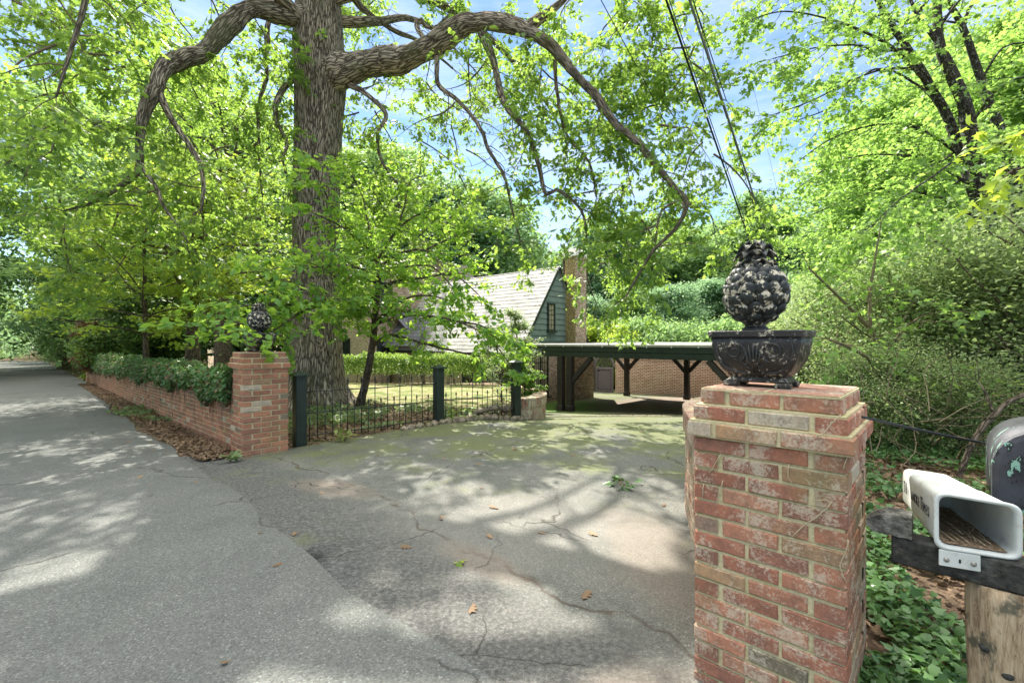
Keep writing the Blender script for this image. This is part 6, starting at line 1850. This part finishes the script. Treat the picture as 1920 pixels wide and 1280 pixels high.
# clipped hedge before the house and smaller shrubs
def hedge(name, a, b, h, w, n, label, mat='hedge_leaf', size=.075, seed=1, low=.12):
    a, b = Vector(a), Vector(b); u = (b - a).normalized(); v = Vector((-u.y, u.x, 0)); L_ = (b - a).length; rg = np.random.default_rng(seed)
    e = empty(name, (*((a + b) / 2)[:2], G(*((a + b) / 2)[:2])), label, 'hedge')
    s = rg.random(n) * L_; th = rg.random(n) * math.pi; r = 1 - .25 * rg.random(n) ** 2
    hh = h * (1 + .06 * np.sin(s * 2.1) + .04 * np.sin(s * 5.7)); cx = np.sign(np.cos(th)) * np.abs(np.cos(th)) ** .45 * w / 2 * r; cz = (low + (hh - low) * np.abs(np.sin(th)) ** .45 * (.0 + r))
    cz = np.where(rg.random(n) < .5, low + (hh - low) * rg.random(n), cz)
    P = np.array([[a.x + u.x * q + v.x * c, a.y + u.y * q + v.y * c, 0] for q, c in zip(s, cx)]); P[:, 2] = [G(p[0], p[1]) for p in P]; P[:, 2] += cz
    P += rg.normal(0, .025, P.shape)
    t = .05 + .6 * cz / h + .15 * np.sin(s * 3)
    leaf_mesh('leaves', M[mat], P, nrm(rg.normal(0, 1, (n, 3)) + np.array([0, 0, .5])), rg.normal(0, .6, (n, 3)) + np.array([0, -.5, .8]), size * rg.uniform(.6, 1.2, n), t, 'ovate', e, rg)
    mb = MB()
    for i in range(int(L_ * 7)):
        q = a + u * (L_ * rg.random()) + v * rg.normal(0, w * .2); z = G(q.x, q.y); tp_ = q + Vector((rg.normal(0, .12), rg.normal(0, .12), z + h * .8)); q.z = z - .05; mb.tube([q, q.lerp(tp_, .5), tp_], [.014, .010, .005], 4, cap=False)
    mb.build('stems', M['stem'], e); return e
hedge('hedge', (-8.6, 17.9, 0), (-.75, 15.6, 0), 1.02, 1.0, 21000, 'long clipped hedge crossing behind the lawn before the house wall', seed=1, size=.075, low=.34)
def shrub(name, px, y, label, seed, H_, cr, mat, size=.07, m=70, nl=26, nclu=5, tone=.5, kind='ovate', z0=.1, spread=.3, grp=None, tr=.03, at_=None):
    loc = gp(px, y) if at_ is None else g3(*at_)
    return grow(name, loc, label, seed, H_, cr, z0, tr, nl, mat, kind, size, m, 'twig', spread, tone, grp, 0, nclu, .8, 'shrub')
shrub('shrub', 1000, 10.25, 'rounded green bush growing just behind the low curved wall', 51, 1.05, .42, 'hedge_leaf', .05, 70, 30, 5, .7, tr=.02, at_=(.28, 10.3))
shrub('shrub', 958, 10.6, 'airy pale bush standing behind the last fence post', 52, 1.75, .62, 'pale_leaf', .045, 34, 30, 5, .5, tr=.02, at_=(-.25, 10.9))
shrub('shrub', 975, 14.0, 'taller fine leaved bush against the corner of the house', 53, 2.4, .65, 'pale_leaf', .055, 40, 40, 6, .5, spread=.4, tr=.03, at_=(.05, 14.6))
shrub('shrub', 175, 19.5, 'large dark evergreen bush at the far end of the garden wall', 54, 4.6, 2.3, 'dark_leaf', .13, 150, 46, 7, .5, 'ovate', .3, .34, tr=.1, at_=UV(25.5, 3.4))
shrub('shrub', 165, 20, 'russet leaved bush tangled in front of the large dark evergreen', 55, 2.6, .9, 'red_leaf', .10, 60, 26, 5, .5, 'ovate', .2, .36, tr=.04, at_=UV(27.0, 2.1))
shrub('shrub', 80, 34, 'pale feathery roadside bush beyond the end of the garden wall', 56, 3.6, 2.1, 'pale_leaf', .14, 110, 40, 6, .6, 'ovate', .2, .34, tr=.05, at_=UV(37, 3.6))
shrub('shrub', 110, 31, 'bright green low bush beside the road just past the garden wall', 57, 1.8, 1.2, 'lime_leaf', .11, 80, 30, 5, .5, 'ovate', .1, .34, tr=.03, at_=UV(32.5, 2.6))
shrub('shrub', 1130, 27, 'yellow-green bush glowing behind the carport beside the chimney', 58, 3.6, 2.0, 'lime_leaf', .12, 110, 40, 6, .5, 'ovate', .3, .34, tr=.05)
BS = shrub('shrub', 1260, 27, 'green bush showing over the brick wall behind the carport', 59, 3.3, 2.2, 'far_leaf', .17, 50, 36, 6, .6, 'far', .2, .6, 'shrubs behind the carport wall', tr=.05)
rp = random.Random(12)
for i, (px, y, s) in enumerate(((1190, 30, 1.1), (1330, 26, 1.0), (1400, 25, 1.05), (1470, 24, 1.0), (1540, 22, 1.0), (1060, 30, 1.2), (1230, 33, 1.3))):
    x = (px - 960) / F * y; copy_tree(BS, (x, y, G(x, y)), rp.uniform(0, 6), s, ORD[i] + ' listed copy' if False else 'green bush behind the carport wall, near the %s' % ['gate arch', 'planter rim', 'planter bowl', 'pineapple base', 'right woods', 'chimney foot', 'first wall post'][i])
# right hand thicket
TH = 'bushes of the right hand thicket'
B1 = shrub('shrub', 1660, 7.6, 'pale small leaved bush of the thicket just right of the large brick pillar', 61, 2.3, 1.35, 'pale_leaf', .055, 52, 42, 6, .7, 'ovate', .15, .62, TH, tr=.03)
B2 = shrub('shrub', 1790, 7.2, 'green bush of the thicket behind the newspaper box', 62, 2.1, 1.4, 'pale_leaf', .06, 48, 40, 6, .65, 'ovate', .1, .65, TH, tr=.03)
for i, (src, px, y, s, lb_) in enumerate(((B1, 1900, 6.6, 1.1, 'pale bush of the thicket at the right edge behind the mailbox'), (B2, 1600, 9.6, 1.2, 'green bush of the thicket seen over the pillar cap'), (B1, 1730, 9.6, 1.3, 'pale bush further back in the thicket, above the newspaper box'),
        (B2, 1850, 9.0, 1.35, 'green bush in front of the maple trunks'), (B1, 1560, 11.5, 1.3, 'pale bush beyond the wing wall, right of the finial'), (B2, 1950, 8.2, 1.4, 'green bush cut by the right edge of the photo'), (B1, 1500, 13, 1.2, 'distant pale bush seen beside the planter'), (B2, 1680, 12.5, 1.5, 'tall green bush at the back of the thicket'), (B1, 1810, 12.5, 1.6, 'tall pale bush at the back of the thicket'), (B2, 2010, 6.2, 1.2, 'green bush beyond the right edge of the photo'),
        (B1, 1690, 6.0, .55, 'small pale bush low in front of the thicket'), (B2, 1800, 5.6, .5, 'small green bush on the bank behind the beam'), (B2, 1630, 6.0, .5, 'small green bush beside the large pillar shoulder'))):
    x = (px - 960) / F * y; copy_tree(src, (x, y, G(x, y) - .05), rp.uniform(0, 6), s, lb_)
rng = np.random.default_rng(90)
def sap(name, base_px, y, label, br_, mat='maple_leaf', kind='maple', size=.085, bark='stem', m=3, pm=6):
    b = Vector(at(base_px[0], base_px[1], y)); b.z = G(b.x, b.y)
    l0 = br_[0][0]; l0 = [(base_px[0], 640 + (CAMZ - b.z + .05) * F / y, y, l0[0][3])] + l0
    return px_tree(name, tuple(b), label, [l0], [(l, t) for l, t in br_], M[mat], kind, M[bark], None, size, pm, m, .25, .4, (.25, .7), False)
sap('sapling', (1712, 800), 6.2, 'thin stemmed sapling leaning left over the large brick pillar', [([(1708, 790, 6.2, 11), (1672, 731, 6.2, 9), (1646, 697, 6.1, 8), (1624, 669, 6.0, 6), (1590, 650, 5.9, 5), (1551, 635, 5.8, 3)], .8)])
sap('sapling', (1700, 800), 6.5, 'forked olive stemmed sapling rising behind the leaning one', [([(1694, 790, 6.5, 12), (1669, 714, 6.5, 10), (1643, 641, 6.5, 9), (1632, 618, 6.5, 8), (1581, 565, 6.4, 5), (1517, 503, 6.3, 3)], .75), ([(1632, 618, 6.5, 6), (1631, 553, 6.5, 5), (1638, 500, 6.5, 4), (1650, 430, 6.5, 2)], .7), ([(1655, 670, 6.5, 5), (1700, 610, 6.2, 4), (1740, 590, 6, 2)], .6)])
sap('sapling', (1790, 860), 4.6, 'reddish branching stem slanting up towards the right edge behind the mailbox', [([(1826, 823, 4.6, 9), (1863, 778, 4.6, 9), (1894, 750, 4.6, 8), (1930, 736, 4.6, 7), (2000, 690, 4.5, 4)], .5), ([(1863, 778, 4.6, 5), (1850, 740, 4.7, 4), (1835, 715, 4.8, 2)], .5)], 'hedge_leaf', 'ovate', .06, 'bark', 2, 4)

def tangle():
    rg = np.random.default_rng(44); mb = MB()
    for i in range(260):
        x = rg.uniform(3.6, 9.5); y = rg.uniform(4.6, 8.5)
        if x < 1.0 + .55 * y: continue
        p = Vector((x, y, G(x, y) + rg.uniform(0, .8))); d = Vector((rg.normal(0, .8), rg.normal(0, .5), rg.uniform(.1, 1))).normalized(); q = [p]
        for j in range(5): d = (d + Vector(rg.normal(0, .25, 3))).normalized(); p = p + d * rg.uniform(.12, .32); q.append(p)
        mb.tube(q, [.007, .006, .005, .004, .003, .002], 4, cap=False)
    o = thing1(mb, 'dead_brush', M['stem'], 'tangle of bare dead twigs in the thicket at the right', 'brush', None, 'stuff')
tangle()
# rocks along the fence foot
def rock_mat():
    k = N('field_stone'); P = k.coord('Object'); n = k.noise(P, 14, 6, .65); n2 = k.noise(P, 60, 4, .7)
    c = k.ramp(n, [(.35, (.10, .085, .06)), (.55, (.27, .22, .16)), (.7, (.42, .37, .29))]); c = k.mix(k.ramp(k.noise(P, 6, 4, .6), [(.5, 0.0), (.65, .6)]), c, (.12, .15, .05))
    return k.finish(c, .95, k.bump(k.math('ADD', n, n2), .7, .012), .1)
M['rock'] = rock_mat()
RO = ORD + ['thirteenth', 'fourteenth', 'fifteenth', 'sixteenth', 'seventeenth', 'eighteenth', 'nineteenth', 'twentieth', 'last']
def rock(x, y, z, s, seed, lab):
    rg = np.random.default_rng(seed); mb = MB(); ax_ = [s * rg.uniform(.8, 1.15), s * rg.uniform(.7, 1.0), s * rg.uniform(.6, .85)]; a0 = rg.uniform(0, 6); off = Vector(rg.uniform(0, 50, 3)); b = []
    for i in range(9):
        ph = math.pi * i / 8 - math.pi / 2; ring = []
        for k in range(14):
            th = 2 * math.pi * k / 14; d = Vector((math.cos(ph) * math.cos(th), math.cos(ph) * math.sin(th), math.sin(ph)))
            f = 1 + .35 * noise.noise(d * 1.3 + off) + .13 * noise.noise(d * 3.2 + off); f = min(f, 1.08)
            q = Vector((d.x * ax_[0] * f, d.y * ax_[1] * f, d.z * ax_[2] * f)); ca, sa = math.cos(a0), math.sin(a0)
            ring.append((x + q.x * ca - q.y * sa, y + q.x * sa + q.y * ca, z + q.z))
        b.append(ring)
    loft(mb, b, True, False)
    return thing1(mb, 'rock', M['rock'], lab, 'rock', 'rocks edging the driveway')
line = [(-1.75, 7.42), (-1.2, 7.93), (-.7, 8.27), (-.1, 8.72), (.18, 8.86)]
sd = 200
for i in range(21):
    t = i / 20 * 4; k = min(3, int(t)); a, b = line[k], line[k + 1]; f = t - k
    x = a[0] + (b[0] - a[0]) * f + rp.uniform(-.02, .02); y = a[1] + (b[1] - a[1]) * f + rp.uniform(-.03, .03)
    s = rp.uniform(.055, .075) + .035 * min(1, i / 8); rock(x, y, G(x, y) + s * .42, s, sd + i, 'mossy fieldstone, %s from the left in the lower line below the iron fence' % RO[i])
for i in range(11):
    t = .45 + .5 * i / 10; x = -1.2 + 1.35 * (t - .1); y = 7.97 + .98 * (t - .1) + .10; s = rp.uniform(.06, .10); rock(x, y, G(x, y) + .13 + .12 * (i / 10), s, sd + 40 + i, 'grey rock, %s from the left of those heaped against the last fence bay' % RO[i])

# bushes filling both verges of the far road
for i, (u, v, s, src) in enumerate(((15, -5.6, 1.0, B1), (20, -5.8, 1.2, B2), (26, -5.6, 1.3, B1), (33, -5.8, 1.5, B2), (41, -5.8, 1.7, B1), (50, -5.8, 1.8, B2), (60, -5.9, 2.0, B1), (72, -6, 2.2, B2), (88, -6, 2.4, B1), (47, 3.2, 1.5, B2), (56, 3.2, 1.7, B1), (66, 3.2, 1.9, B2), (80, 3.4, 2.2, B1), (96, 3.5, 2.4, B2))):
    x, y = UV(u, v); c = copy_tree(src, (x, y, G(x, y) - .05), i * 1.3, s, ORD[i] + ' in the list' if False else '%s bush from the camera on the %s verge of the far road' % ((ORD[i] if v < 0 else ORD[i - 9]), 'left' if v < 0 else 'right')); c['group'] = 'bushes on the road verges'
